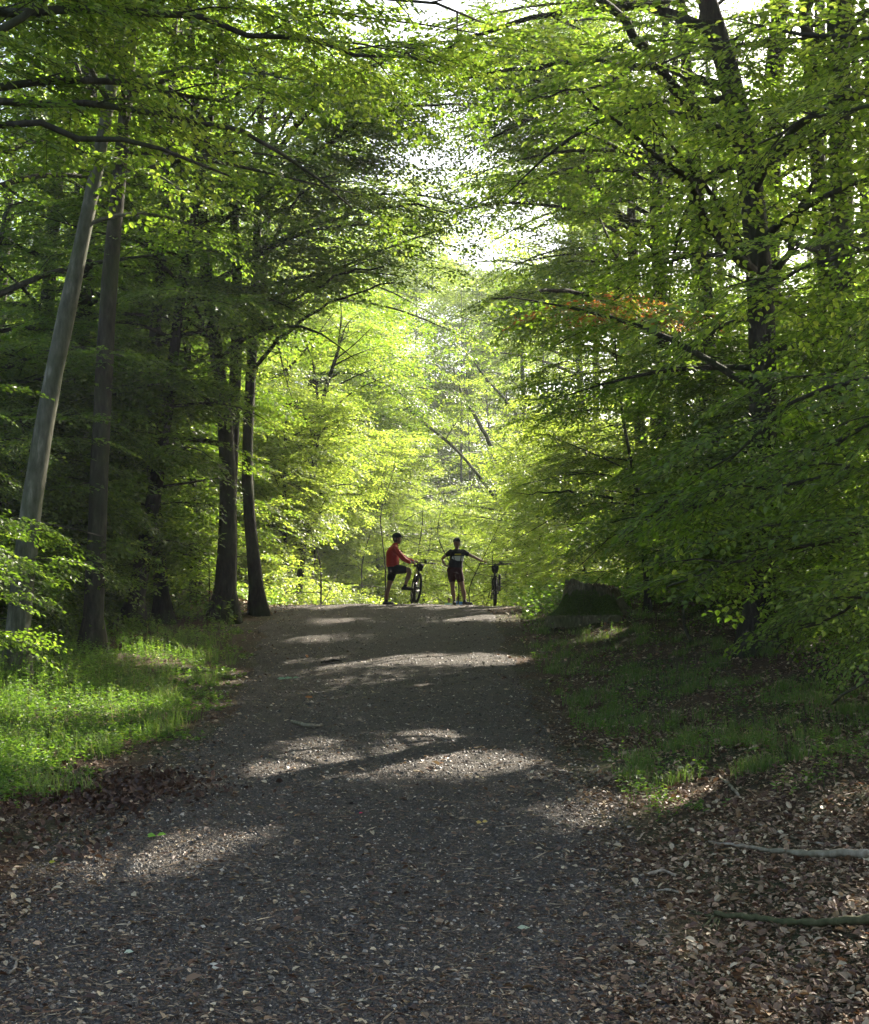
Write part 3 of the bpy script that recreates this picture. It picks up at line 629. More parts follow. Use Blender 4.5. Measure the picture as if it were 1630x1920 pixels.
# ------------------------------------------------------------ trees standing by the path, right side
tree('oak_tree', 'broadest dark trunk on the right, dividing high up with long crooked limbs',
     pxtrunk([(1425, 1090, 56), (1428, 900, 52), (1432, 720, 50), (1430, 560, 50), (1416, 400, 47), (1398, 250, 44), (1372, 130, 42), (1335, 30, 40), (1300, -70, 34)], 22, 20),
     dict(cls='m', z=(3, 19), n=30, reach=(3, 6), seed=31, tint=.45, bias=(2.6, .9, .4), dens=1.0), 'bark_dark',
     limbs=[pxlimb([(1412, 510, 24), (1375, 480, 20), (1345, 440, 17), (1318, 385, 15), (1300, 340, 13), (1270, 310, 11), (1200, 262, 9), (1150, 235, 8), (1112, 200, 7), (1088, 165, 4)], 21.5, -3, cls='n', start=.3, bl=.9, dens=1.0),
            pxlimb([(1400, 270, 30), (1345, 240, 26), (1300, 205, 24), (1250, 145, 22), (1212, 95, 20), (1165, 30, 17), (1120, -10, 14), (1040, -60, 8)], 21.5, -3, cls='n', start=.3, bl=.9),
            pxlimb([(1340, 60, 24), (1200, 10, 18), (1050, 20, 12), (930, 50, 8), (800, 110, 4)], 22, 3, cls='m', start=.15, dens=2.0, bl=1.4),
            pxlimb([(1380, 170, 20), (1220, 120, 15), (1080, 110, 11), (960, 130, 7), (860, 150, 4)], 22, 3, cls='m', start=.15, dens=2.0, bl=1.4),
            pxlimb([(1430, 560, 16), (1480, 470, 13), (1500, 400, 10), (1530, 330, 6)], 22, 0, cls='n', start=.4),
            pxlimb([(1230, 118, 10), (1190, 130, 8), (1140, 160, 6), (1060, 170, 4), (990, 190, 3)], 19.5, -2, cls='n', start=.1, bl=.7)])
tree('beech_tree', 'straight thick trunk near the right edge, mottled grey at the top',
     pxtrunk([(1585, 1090, 56), (1583, 800, 50), (1582, 600, 48), (1580, 400, 46), (1576, 240, 44), (1572, 60, 42)], 24, 21),
     dict(cls='m', z=(3.5, 19), n=28, reach=(3, 4.8), seed=32, tint=.45, dens=1.0), 'bark_mid')
tree('beech_tree', 'dark trunk at the top right, seen between the broadest trunk and the right edge',
     pxtrunk([(1440, 1080, 46), (1440, 700, 42), (1446, 300, 38), (1452, 100, 36), (1466, 0, 34)], 31, 22),
     dict(cls='m', z=(6, 20), n=26, reach=(3, 4.8), seed=33, tint=.45, bias=(2.6, .9, .4), dens=1.0), 'bark_dark')
tree('beech_tree', 'dark straight trunk right of the stump with one limb reaching left',
     pxtrunk([(1243, 1100, 34), (1243, 900, 31), (1241, 700, 30), (1243, 600, 29), (1233, 450, 28), (1228, 300, 24), (1240, 180, 20)], 34, 20),
     dict(cls='m', z=(5.5, 18), n=28, reach=(3.4, 6), seed=34, tint=.5, bias=(PI, .8, .5), dens=1.1), 'bark_dark',
     limbs=[pxlimb([(1232, 465, 15), (1205, 450, 13), (1170, 410, 12), (1130, 365, 11), (1100, 320, 9), (1085, 270, 7), (1080, 230, 4)], 34, -2, cls='m', start=.4),
            pxlimb([(1240, 560, 11), (1150, 560, 10), (1075, 545, 9), (1000, 548, 6), (920, 560, 4)], 34, -4, cls='m', start=.3),
            pxlimb([(1240, 300, 12), (1180, 330, 10), (1120, 310, 8), (1040, 320, 6), (960, 350, 5), (880, 400, 3)], 34, -2, cls='m', start=.3)])
tree('beech_tree', 'thinner trunk just left of the dark straight trunk behind the stump',
     pxtrunk([(1214, 1080, 26), (1208, 900, 24), (1197, 760, 23), (1188, 640, 22), (1190, 500, 20), (1185, 420, 17)], 37.5, 18),
     dict(cls='m', z=(4, 16), n=30, reach=(2.2, 4.4), seed=35, tint=.6, bias=(PI, .8, .5), dens=1.1), 'bark_mid',
     limbs=[pxlimb([(1190, 700, 9), (1150, 660, 9), (1100, 625, 8), (1040, 600, 6), (980, 595, 3)], 37.5, -1, cls='m', start=.35),
            pxlimb([(1188, 590, 7), (1150, 575, 6), (1110, 570, 5), (1080, 580, 3)], 33, -5, cls='n', tint=.97, start=.1, bl=.9, dens=1.8),
            pxlimb([(1188, 585, 7), (1190, 590, 6), (1200, 592, 5), (1235, 600, 3)], 33, -5, cls='n', tint=.97, start=.1, bl=.7, dens=1.8)])
tree('young_tree', 'slim twin-stemmed sapling rising behind the right side of the stump',
     pxtrunk([(1212, 1090, 10), (1205, 1000, 9), (1188, 880, 7), (1170, 800, 6), (1160, 720, 4)], 30, 7.5),
     dict(cls='n', z=(1, 7.0), n=20, reach=(1.4, 2.8), seed=36, tint=.6, bias=(PI, .7, .6), el=(0, 25), dens=.9), 'bark_dark',
     limbs=[pxlimb([(1150, 935, 6), (1100, 925, 5), (1050, 922, 4), (1000, 922, 2), (965, 924, 1)], 27, 0, cls='n', tint=.3, start=.3, bl=.35, dens=.8)])
tree('young_tree', 'thin straight sapling against the bright gap right of the dark straight trunk',
     pxtrunk([(1300, 1060, 12), (1303, 900, 10), (1308, 800, 9), (1312, 700, 7), (1318, 620, 4)], 33, 10),
     dict(cls='m', z=(1, 9.4), n=24, reach=(1.4, 2.8), seed=37, tint=.55, el=(0, 30)), 'bark_dark')
tree('beech_tree', 'beech with its trunk beyond the right edge, big glossy leaf layers sweeping down left',
     [(5.9, 11.0, -3, .2), (5.9, 11.1, 2, .18), (6.2, 11.2, 7, .15), (6.3, 11.3, 12, .09), (6.3, 11.3, 15, .03)],
     dict(cls='n', z=(6.5, 14), n=10, reach=(2, 3.6), seed=38, tint=.35, bias=(PI, .5, .8), el=(-5, 25), dens=.8), 'bark_mid',
     limbs=[pxlimb([(2200, 620, 14), (1800, 640, 11), (1600, 720, 9), (1480, 770, 7), (1330, 880, 4)], 11.1, 1.5, cls='n', tint=.3, start=.25, bl=.7),
            pxlimb([(2200, 760, 14), (1800, 740, 11), (1600, 800, 9), (1430, 900, 6), (1280, 960, 4)], 11.1, 2, cls='n', tint=.3, start=.25, bl=.7),
            pxlimb([(2200, 860, 14), (1800, 860, 11), (1620, 870, 9), (1450, 915, 6), (1200, 985, 4)], 11.1, 2.2, cls='n', tint=.35, start=.25, bl=.6),
            pxlimb([(2200, 960, 14), (1800, 960, 11), (1600, 1000, 9), (1420, 1050, 6), (1250, 1100, 4)], 11.1, 2.6, cls='n', tint=.35, start=.25, bl=.7),
            pxlimb([(2200, 1040, 14), (1800, 1060, 10), (1680, 1090, 8), (1600, 1130, 6), (1500, 1180, 4)], 11.1, 2.6, cls='n', tint=.35, start=.25, bl=.5),
            pxlimb([(2200, 1160, 14), (1800, 1180, 10), (1700, 1210, 8), (1620, 1270, 6), (1560, 1320, 4)], 11.1, 1.6, cls='n', tint=.35, start=.3, bl=.35, dens=.7),
            pxlimb([(2200, 500, 14), (1800, 460, 11), (1650, 450, 9), (1500, 500, 6), (1400, 560, 4)], 11.1, 1, cls='n', tint=.6, start=.3, bl=.7),
            pxlimb([(2200, 300, 14), (1800, 240, 11), (1630, 190, 9), (1560, 210, 6), (1400, 280, 4)], 11.1, 1, cls='n', tint=.65, start=.25, bl=.8),
            pxlimb([(2200, 200, 16), (1800, 100, 12), (1600, 60, 9), (1400, 60, 7), (1240, 120, 4)], 11.1, 2, cls='n', tint=.65, start=.25, bl=.8)])
tree('beech_tree', 'leaning grey trunk far off in the haze above the standing cyclist and the parked bicycle',
     [tuple(P(1010, 1130, 62)) + (.10,), tuple(P(965, 985, 62)) + (.095,), tuple(P(930, 935, 62)) + (.085,), tuple(P(885, 875, 62)) + (.075,), tuple(P(850, 835, 62)) + (.06,), tuple(P(790, 790, 62)) + (.08,), tuple(P(740, 740, 62)) + (.04,)],
     dict(cls='m', z=(.8, 11), n=34, reach=(2, 4), seed=41, tint=.7, dens=1.3), 'bark_grey',
     limbs=[pxlimb([(937, 875, 8), (915, 820, 8), (885, 770, 7), (860, 720, 5), (850, 690, 3)], 62, cls='m'),
            pxlimb([(975, 785, 7), (940, 740, 6), (905, 700, 5), (890, 680, 3)], 62, cls='m')])
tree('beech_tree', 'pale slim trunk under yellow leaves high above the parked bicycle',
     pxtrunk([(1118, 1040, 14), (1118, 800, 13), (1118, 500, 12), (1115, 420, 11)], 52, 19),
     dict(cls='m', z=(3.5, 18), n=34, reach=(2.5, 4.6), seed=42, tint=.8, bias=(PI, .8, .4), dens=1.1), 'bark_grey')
for i, (px, d, wd, h_, sd) in enumerate(((990, 66, 16, 17, 43), (962, 72, 7, 9, 44), (948, 74, 7, 10, 45))):
    tree('young_tree' if i else 'beech_tree', ('pale far trunk standing in the haze right of the parked bicycle', 'thin far stem of the hazy pair beside the parked bicycle, right one',
          'thin far stem of the hazy pair beside the parked bicycle, left one')[i],
         pxtrunk([(px, 1120, wd), (px + 3, 1000, wd * .9), (px - 4, 860, wd * .8)], d, h_ + 2),
         dict(cls='m' if i else 'm', z=(2.2, h_), n=22, reach=(1.8, 3.6), seed=sd, tint=.65, dens=.9), 'bark_grey')
# ------------------------------------------------------------ the wood behind and beside
rg = np.random.default_rng(77)
def rand_tree(x, y, h, r, cls, label, group, seed, tint, z0=2.0, reach=(2.5, 4.5), n=28, name='beech_tree', bk=None, bias=None, dens=1.0, el=(12, 40)):
    g = float(gz(x, y)); q = np.random.default_rng(seed); yg = name == 'young_beech'; lx, ly = q.normal(0, .11 if yg else .04, 2) * h; jx = q.normal(0, .05, 3) * h * yg
    tr = [(x, y, g - .3, r), (x + lx * .2 + jx[0], y + ly * .2, g + h * .3, r * .85), (x + lx * .6 + jx[1], y + ly * .5, g + h * .6, r * .6), (x + lx, y + ly, g + h * .85, r * .3), (x + lx, y + ly, g + h, r * .08)]
    return tree(name, label, tr, dict(cls=cls, z=(z0, h * .97), n=n, reach=reach, seed=seed, tint=tint, bias=bias, dens=dens, el=el), bk or ['bark_dark', 'bark_mid', 'bark_mid'][seed % 3], group)
GL, GR, GF = 'trees filling the wood left of the path', 'trees filling the wood right of the path', 'far trees closing the view beyond the crest'
LL = 'tall dark beech in the shaded wood left of the path, behind the front row'
LR = 'tall dark beech in the wood right of the path, behind the front row'
LFa = 'tall sunlit beech closing the view beyond the crest'
k = 100
for x, y, h, cls in ((-8.6, 27, 21, 'm'), (-10.5, 33, 22, 'm'), (-7.6, 36.5, 20, 'm'), (-12.5, 40, 22, 'f'), (-8.8, 43, 21, 'f'), (-15, 47, 23, 'f'), (-11, 52, 23, 'f'), (-17.5, 57, 24, 'f'), (-12.5, 63, 24, 'f'), (-19.5, 68, 24, 'f'), (-15, 76, 25, 'f'), (-22, 82, 25, 'f'), (-11, 22, 19, 'm')):
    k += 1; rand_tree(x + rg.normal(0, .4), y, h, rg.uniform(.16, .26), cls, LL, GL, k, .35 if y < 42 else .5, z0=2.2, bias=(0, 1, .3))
for x, y, h, cls in ((8.2, 27.5, 21, 'm'), (6.2, 40.5, 20, 'm'), (10.5, 35, 22, 'm'), (13.5, 41, 22, 'f'), (9.5, 46, 21, 'f'), (15.5, 51, 23, 'f'), (10.8, 57, 22, 'f'), (17, 64, 24, 'f'), (12.5, 72, 24, 'f'), (20, 77, 25, 'f'), (11.5, 22, 19, 'm'), (10, 16.5, 17, 'm')):
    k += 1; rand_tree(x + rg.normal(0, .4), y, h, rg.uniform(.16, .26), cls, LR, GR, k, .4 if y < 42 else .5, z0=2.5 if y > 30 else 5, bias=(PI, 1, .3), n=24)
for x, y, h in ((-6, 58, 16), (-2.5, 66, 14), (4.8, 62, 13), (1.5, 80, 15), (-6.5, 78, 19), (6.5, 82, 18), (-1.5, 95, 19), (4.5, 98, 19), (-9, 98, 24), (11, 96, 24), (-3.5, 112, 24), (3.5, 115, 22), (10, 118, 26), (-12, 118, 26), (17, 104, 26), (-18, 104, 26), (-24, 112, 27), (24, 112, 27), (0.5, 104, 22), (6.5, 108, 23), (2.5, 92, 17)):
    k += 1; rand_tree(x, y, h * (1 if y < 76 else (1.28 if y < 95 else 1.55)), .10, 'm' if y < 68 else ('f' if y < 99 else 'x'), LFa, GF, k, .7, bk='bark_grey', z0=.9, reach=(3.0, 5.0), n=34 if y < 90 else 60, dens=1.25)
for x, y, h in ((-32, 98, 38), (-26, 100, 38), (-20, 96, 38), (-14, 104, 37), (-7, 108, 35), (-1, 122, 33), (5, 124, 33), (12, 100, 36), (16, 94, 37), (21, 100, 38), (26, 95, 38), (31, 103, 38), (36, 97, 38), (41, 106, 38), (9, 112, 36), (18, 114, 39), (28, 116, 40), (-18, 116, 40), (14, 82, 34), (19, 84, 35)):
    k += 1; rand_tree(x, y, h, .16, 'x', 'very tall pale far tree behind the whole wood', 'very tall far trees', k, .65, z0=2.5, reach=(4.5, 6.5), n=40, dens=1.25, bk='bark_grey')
# young beeches with layered branches down to the ground
YL, YR, YB = 'low layered young beech in the shaded understorey left of the path', 'low layered young beech in the understorey right of the path', 'low young beech glowing in the sun beyond the crest'
def young(x, y, h, cls, label, group, tint, bias, reach=(1.4, 2.6), n=16, el=(2, 35), dens=1.0, z0=.35):
    global k
    k += 1; rand_tree(x, y, h, .014 + h * .0028, cls, label, group, k, tint, z0=z0, reach=reach, n=n, name='young_beech', bk='bark_dark', bias=bias, dens=dens, el=el)
NEARL = {(-7.5, 19.5): 'nearest low beech at the left picture edge, just above the green herbs', (-8.7, 22.5): 'leafy young beech crowding the foot of the pale leaning trunk',
         (-8.6, 26.8): 'low layered beech left of the foot of the twisted dark trunk pair', (-6.0, 33.2): 'knee-high beech bush beside the leaf pile at the left crest', (-7.9, 28.6): 'young beech crowding behind the left side of the twisted dark trunk pair'}
NEARR = {(6.7, 14.2): 'nearest leafy young beech at the right picture edge', (6.4, 17.5): 'dark leafy young beech above the grassy right verge, second from the camera',
         (6.2, 23): 'young beech overhanging the far part of the grassy right verge', (6.1, 27): 'young beech just right of the big stump'}
for x, y, h, c_ in ((-7.5, 19.5, 3.8, 'n'), (-8.7, 22.5, 4.8, 'n'), (-8.6, 26.8, 4.2, 'n'), (-8.2, 25.5, 6, 'm'), (-7.9, 28.6, 5, 'm'), (-9.6, 29.5, 6, 'm'), (-7.4, 31, 5, 'm'), (-8.8, 34.5, 6, 'm'), (-6.4, 37.5, 6, 'm'), (-11, 36, 6, 'm'), (-6.0, 33.2, 2.2, 'm'), (-4.9, 31.0, 1.6, 'm')):
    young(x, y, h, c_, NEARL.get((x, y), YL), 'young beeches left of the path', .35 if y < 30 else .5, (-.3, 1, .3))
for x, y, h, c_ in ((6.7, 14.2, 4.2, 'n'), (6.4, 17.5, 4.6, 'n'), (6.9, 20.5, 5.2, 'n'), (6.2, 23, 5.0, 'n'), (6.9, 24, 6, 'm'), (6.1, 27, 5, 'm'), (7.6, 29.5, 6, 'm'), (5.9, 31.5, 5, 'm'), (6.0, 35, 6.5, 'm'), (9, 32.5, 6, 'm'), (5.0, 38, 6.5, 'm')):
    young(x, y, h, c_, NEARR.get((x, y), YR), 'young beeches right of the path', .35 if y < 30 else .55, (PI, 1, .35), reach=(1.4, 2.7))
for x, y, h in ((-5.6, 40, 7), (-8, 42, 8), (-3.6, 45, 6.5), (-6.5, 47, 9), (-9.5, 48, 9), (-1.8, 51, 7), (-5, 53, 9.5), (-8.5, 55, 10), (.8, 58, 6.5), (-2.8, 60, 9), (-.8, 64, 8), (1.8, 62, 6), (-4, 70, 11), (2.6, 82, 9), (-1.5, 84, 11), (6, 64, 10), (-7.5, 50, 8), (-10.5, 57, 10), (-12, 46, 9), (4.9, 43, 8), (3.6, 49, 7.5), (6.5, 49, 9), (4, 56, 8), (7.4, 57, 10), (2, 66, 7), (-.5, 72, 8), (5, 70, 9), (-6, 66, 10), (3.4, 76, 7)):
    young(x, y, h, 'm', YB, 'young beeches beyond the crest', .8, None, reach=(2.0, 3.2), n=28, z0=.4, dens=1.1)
# crowns that meet over the path
for j, (x, y, h, r_, sd, lab) in enumerate((
        (-6.2, 47, 21, .24, 501, 'tall beech on the left beyond the crest, its high crown reaching over the path'),
        (6.4, 45.5, 21, .24, 502, 'tall beech on the right beyond the crest, its high crown reaching over the path'),
        (-5.6, 60, 22, .24, 503, 'tall sunlit beech well beyond the crest, left of the path'),
        (7.2, 66, 24, .24, 504, 'tall sunlit beech well beyond the crest, right of the path'),
        (-6.0, 25.0, 18, .17, 505, 'slender beech at the left verge, high thin limbs roofing the path'),
        (5.6, 28.0, 19, .17, 506, 'slender beech at the right verge behind the broadest trunk, limbs roofing the path'))):
    g = float(gz(x, y)); s_ = -1 if x > 0 else 1
    tree('beech_tree', lab, [(x, y, g - .3, r_), (x + .1 * s_, y, g + 6, r_ * .9), (x + .5 * s_, y - .3, g + h * .6, r_ * .6), (x + 1.0 * s_, y - .5, g + h, .04)],
         dict(cls='m' if y < 50 else 'f', z=((8.5 if y < 40 else 7.5), h * .97), n=20, reach=(5.0, 6.5), seed=sd, tint=.5, bias=(0 if x < 0 else PI, .6, .75), el=(5, 40)), 'bark_mid')
# tall trees added so that their crowns above the picture shade the near wood
for j, (x, y, h) in enumerate(((9, 13, 26), (8.5, 20, 27), (9.5, 27, 28), (13.5, 20, 28), (13, 31, 29), (17, 26, 29), (18, 36, 30), (10.5, 38, 30), (-8.5, 15, 26), (-9, 24, 27), (-8.5, 33, 28), (-13, 28, 28), (14, 10, 26), (22, 30, 30), (15, 44, 30))):
    k += 1; rand_tree(x, y, h, .24, 'f', 'tall beech added for shade, its crown above the picture, %s' % ('right side' if x > 0 else 'left side'), 'tall shade trees added on the %s' % ('right' if x > 0 else 'left'), k, .45,
                      z0=max(14, .5 * y + 2.5), reach=(5.0, 7.5), n=20, bias=(PI if x > 0 else 0, .9, .55), el=(5, 35), dens=1.15)
print('leaf faces', NLEAF[0])

# ------------------------------------------------------------ small builders for objects
def ell(mb, c, r, axis=None, n=14, mi=0):
    c = np.array(c, float); r = np.array(r, float) * np.ones(3)
    th = np.linspace(0, PI, n // 2 + 1)[1:-1]; ph = np.arange(n) * 2 * PI / n
    v = np.stack([np.sin(th)[:, None] * np.cos(ph), np.sin(th)[:, None] * np.sin(ph), np.cos(th)[:, None] * np.ones(n)], -1)
    k = len(th); vv = np.concatenate([v.reshape(-1, 3), [[0, 0, 1]], [[0, 0, -1]]]) * r
    if axis is not None:
        q = Vector((0, 0, 1)).rotation_difference(Vector(axis)).to_matrix(); vv = vv @ np.array(q).T
    j = np.arange(n); jn = (j + 1) % n; q = [np.stack([i * n + j, (i + 1) * n + j, (i + 1) * n + jn, i * n + jn], -1) for i in range(k - 1)]
    q.append(np.stack([np.full(n, k * n), j, jn, jn], -1)); q.append(np.stack([(k - 1) * n + jn, (k - 1) * n + j, np.full(n, k * n + 1), np.full(n, k * n + 1)], -1))
    mb.add(vv + c, np.concatenate(q), mi)
def loft(mb, rows, n=18, mi=0, yaw=0):       # rows of x, y, z, half width, half depth: closed horizontal rings
    ph = np.arange(n) * 2 * PI / n; ca, sa = math.cos(yaw), math.sin(yaw); V = []
    for x, y, z, a, b in rows:
        u, v = np.cos(ph) * a, np.sin(ph) * b
        V.append(np.stack([x + u * ca - v * sa, y + u * sa + v * ca, np.full(n, z)], 1))
    k = len(V); V = np.concatenate(V + [np.array([rows[0][:3]]), np.array([rows[-1][:3]])]); j = np.arange(n); jn = (j + 1) % n
    q = [np.stack([i * n + j, i * n + jn, (i + 1) * n + jn, (i + 1) * n + j], -1) for i in range(k - 1)]
    q += [np.stack([jn, j, np.full(n, k * n), np.full(n, k * n)], -1), np.stack([(k - 1) * n + j, (k - 1) * n + jn, np.full(n, k * n + 1), np.full(n, k * n + 1)], -1)]
    mb.add(V, np.concatenate(q), mi)
def limbm(mb, pts, n=12): # rows of x, y, z, r with round ends
    a = np.array(pts, float); tube(mb, a[:, :3], a[:, 3], n)
    for p in a: ell(mb, p[:3], p[3] * .99, n=12)
def box(mb, c, h, rz=0, mi=0, bev=.15):
    c = np.array(c, float); h = np.array(h, float) * np.ones(3); V = []
    for z, s in ((-1, 1 - bev), (-1 + bev, 1), (1 - bev, 1), (1, 1 - bev)):
        for x_, y_ in ((-1, -1 + bev), (-1 + bev, -1), (1 - bev, -1), (1, -1 + bev), (1, 1 - bev), (1 - bev, 1), (-1 + bev, 1), (-1, 1 - bev)):
            V.append((x_ * s, y_ * s, z))
    V = np.array(V) * h; ca, sa = math.cos(rz), math.sin(rz); V = np.stack([V[:, 0] * ca - V[:, 1] * sa, V[:, 0] * sa + V[:, 1] * ca, V[:, 2]], 1) + c
    j = np.arange(8); jn = (j + 1) % 8; q = [np.stack([i * 8 + j, i * 8 + jn, i * 8 + 8 + jn, i * 8 + 8 + j], -1) for i in range(3)]
    q.append(np.array([(24, 25, 26, 27), (24, 27, 28, 31), (28, 29, 30, 31)])); q.append(np.array([(3, 2, 1, 0), (7, 4, 3, 0), (7, 6, 5, 4)]))
    mb.add(V, np.concatenate(q), mi)
def torus(mb, c, Rr, r, n=40, m_=10, mi=0):   # wheel ring in the xz plane
    a = np.arange(n) * 2 * PI / n; b_ = np.arange(m_) * 2 * PI / m_
    X = (Rr + r * np.cos(b_)[None]) * np.cos(a)[:, None]; Z = (Rr + r * np.cos(b_)[None]) * np.sin(a)[:, None]; Y = r * np.sin(b_)[None] * np.ones((n, 1))
    v = np.stack([X, Y, Z], -1).reshape(-1, 3) + np.array(c); i = np.arange(n)[:, None]; j = np.arange(m_)[None]; i2 = (i + 1) % n; j2 = (j + 1) % m_
    mb.add(v, np.stack([i * m_ + j, i * m_ + j2, i2 * m_ + j2, i2 * m_ + j], -1).reshape(-1, 4), mi)
def fuse(mb, name, m_, parent, vox=.009):
    o = mb.build(name, m_, parent, True); r = o.modifiers.new('fuse', 'REMESH'); r.mode = 'VOXEL'; r.voxel_size = vox; r.use_smooth_shade = True
    s_ = o.modifiers.new('soften', 'SMOOTH'); s_.factor = .5; s_.iterations = 3
    return o
def hand(mb, wr, d, side, grip=.6, s=1.0):
    """palm leaves the wrist along d; side = direction towards the thumb; the fingers curl towards the palm side"""
    wr = np.array(wr, float); d = nrm(np.array(d, float)); side = nrm(np.array(side, float)); side = nrm(side - d * side.dot(d)); pn = np.cross(side, d)
    pc = wr + d * .045 * s
    for q in (-.024, -.008, .008, .024): limbm(mb, [tuple(wr + d * .01) + (.014 * s,), tuple(wr + d * .085 * s + side * q * s) + (.0115 * s,)], 8)
    for q, ln in ((-.03, .058), (-.011, .07), (.009, .076), (.028, .068)):
        p = wr + d * .085 * s + side * q * s; ang = 0; row = [tuple(p) + (.0095 * s,)]; dd = d
        for fr, cu in ((.42, grip), (.32, grip * 1.3), (.26, grip)):
            ang += cu; dd = d * math.cos(ang) + pn * math.sin(ang); p = p + dd * ln * fr * s; row.append(tuple(p) + (.0085 * s,))
        limbm(mb, row, 8)
    p = wr + d * .03 * s + side * .03 * s; row = [tuple(p) + (.012 * s,)]
    for cu in (.3, .9): dd = nrm(d * .75 + side * (.75 - cu * .5) + pn * cu * .8); p = p + dd * .032 * s; row.append(tuple(p) + (.0095 * s,))
    limbm(mb, row, 8)
def shoe(mb, heel, toe, ank):
    heel = np.array(heel, float); toe = np.array(toe, float); d = toe - heel
    for f, r, zz in ((0.05, .036, .036), (.3, .042, .042), (.6, .043, .034), (.85, .038, .028), (1, .028, .024)):
        pass
    limbm(mb, [tuple(heel + d * .08 + [0, 0, .042]) + (.040,), tuple(heel + d * .35 + [0, 0, .045]) + (.043,), tuple(heel + d * .7 + [0, 0, .036]) + (.040,), tuple(heel + d * .95 + [0, 0, .028]) + (.028,)])
    limbm(mb, [tuple(heel + d * .22 + [0, 0, .05]) + (.045,), tuple(ank) + (.045,)])

M['skin'] = mat('skin', (.20, .11, .08), .55, .35)
M['red_cloth'] = mat('red_jacket_cloth', (.40, .022, .014), .6, .35)
M['black_cloth'] = mat('black_cloth', (.018, .018, .020), .75, .3)
M['maroon_cloth'] = mat('dark_maroon_cloth', (.045, .012, .012), .75, .3)
M['white_cloth'] = mat('white_jersey_cloth', (.62, .62, .64), .7, .3)
M['yellow_cloth'] = mat('yellow_cloth', (.5, .38, .03), .7, .3)
M['lightblue_cloth'] = mat('light_blue_cloth', (.30, .50, .62), .7, .3)
M['blue_cloth'] = mat('blue_cloth', (.05, .16, .55), .7, .3)
M['hair'] = mat('brown_hair', (.05, .03, .018), .6, .4)
M['helmet'] = mat('helmet_shell', (.02, .022, .025), .6, .3)
M['rubber'] = mat('tyre_rubber', (.018, .018, .018), .8, .3)
M['metal'] = mat('dark_anodised_metal', (.03, .03, .034), .35, .6); M['metal'].node_tree.nodes['Principled BSDF'].inputs['Metallic'].default_value = .6
M['steel'] = mat('bright_steel', (.5, .5, .52), .3, .5); M['steel'].node_tree.nodes['Principled BSDF'].inputs['Metallic'].default_value = .9
M['frame_paint'] = mat('frame_paint', (.03, .032, .04), .3, .5)
for nm in ('red_cloth', 'black_cloth', 'white_cloth', 'maroon_cloth', 'skin', 'rubber'):   # a little unevenness in every cloth
    N, L, b = nodes(M[nm]); t = noise(N, L, 18, 5, .6); bp = N.new('ShaderNodeBump'); bp.inputs['Strength'].default_value = .35; bp.inputs['Distance'].default_value = .01
    L.new(t.outputs['Fac'], bp.inputs['Height']); L.new(bp.outputs[0], b.inputs['Normal'])

def head(mb, c, f, s=1.0):
    """skull, jaw, nose, brow and ears; f is the horizontal direction the face looks in"""
    c = np.array(c, float); f = nrm(np.array([f[0], f[1], 0.0])); l = np.array([-f[1], f[0], 0]); yaw = math.atan2(f[1], f[0])
    loft(mb, [tuple(c + f * a * s + np.array([0, 0, z * s])) + (rx * s, ry * s) for a, z, rx, ry in
              ((.035, -.118, .030, .026), (.030, -.105, .052, .046), (.016, -.07, .075, .060), (.004, -.03, .090, .068), (0, .01, .098, .074), (-.004, .05, .097, .075), (-.006, .085, .08, .064), (-.006, .108, .05, .042), (-.006, .118, .015, .012))], 20, yaw=yaw)
    limbm(mb, [tuple(c + f * .090 * s + [0, 0, .012 * s]) + (.009 * s,), tuple(c + f * .108 * s + [0, 0, -.026 * s]) + (.013 * s,)], 8)
    ell(mb, c + f * .080 * s + [0, 0, .028 * s], (.018 * s, .018 * s, .01 * s)); ell(mb, c + f * .078 * s + [0, 0, -.062 * s], (.02 * s, .02 * s, .009 * s))
    for q in (-1, 1): ell(mb, c + l * q * .074 * s + [0, 0, -.005], (.018 * s, .012 * s, .030 * s))
def face(c, f, parent, s=1.0):
    c = np.array(c, float); f = nrm(np.array([f[0], f[1], 0.0])); l = np.array([-f[1], f[0], 0]); e = MB()
    for q in (-1, 1): e = MB(); ell(e, c + f * .0865 * s + l * q * .031 * s + [0, 0, .006], (.009, .009, .006), n=10); e.build('eye', 'black_cloth', parent, True)
    e = MB(); ell(e, c + f * .0925 * s + [0, 0, -.052 * s], tuple(np.abs(f) * .006 + np.abs(l) * .022 + [0, 0, .0045]), n=10); e.build('mouth', 'maroon_cloth', parent, True)
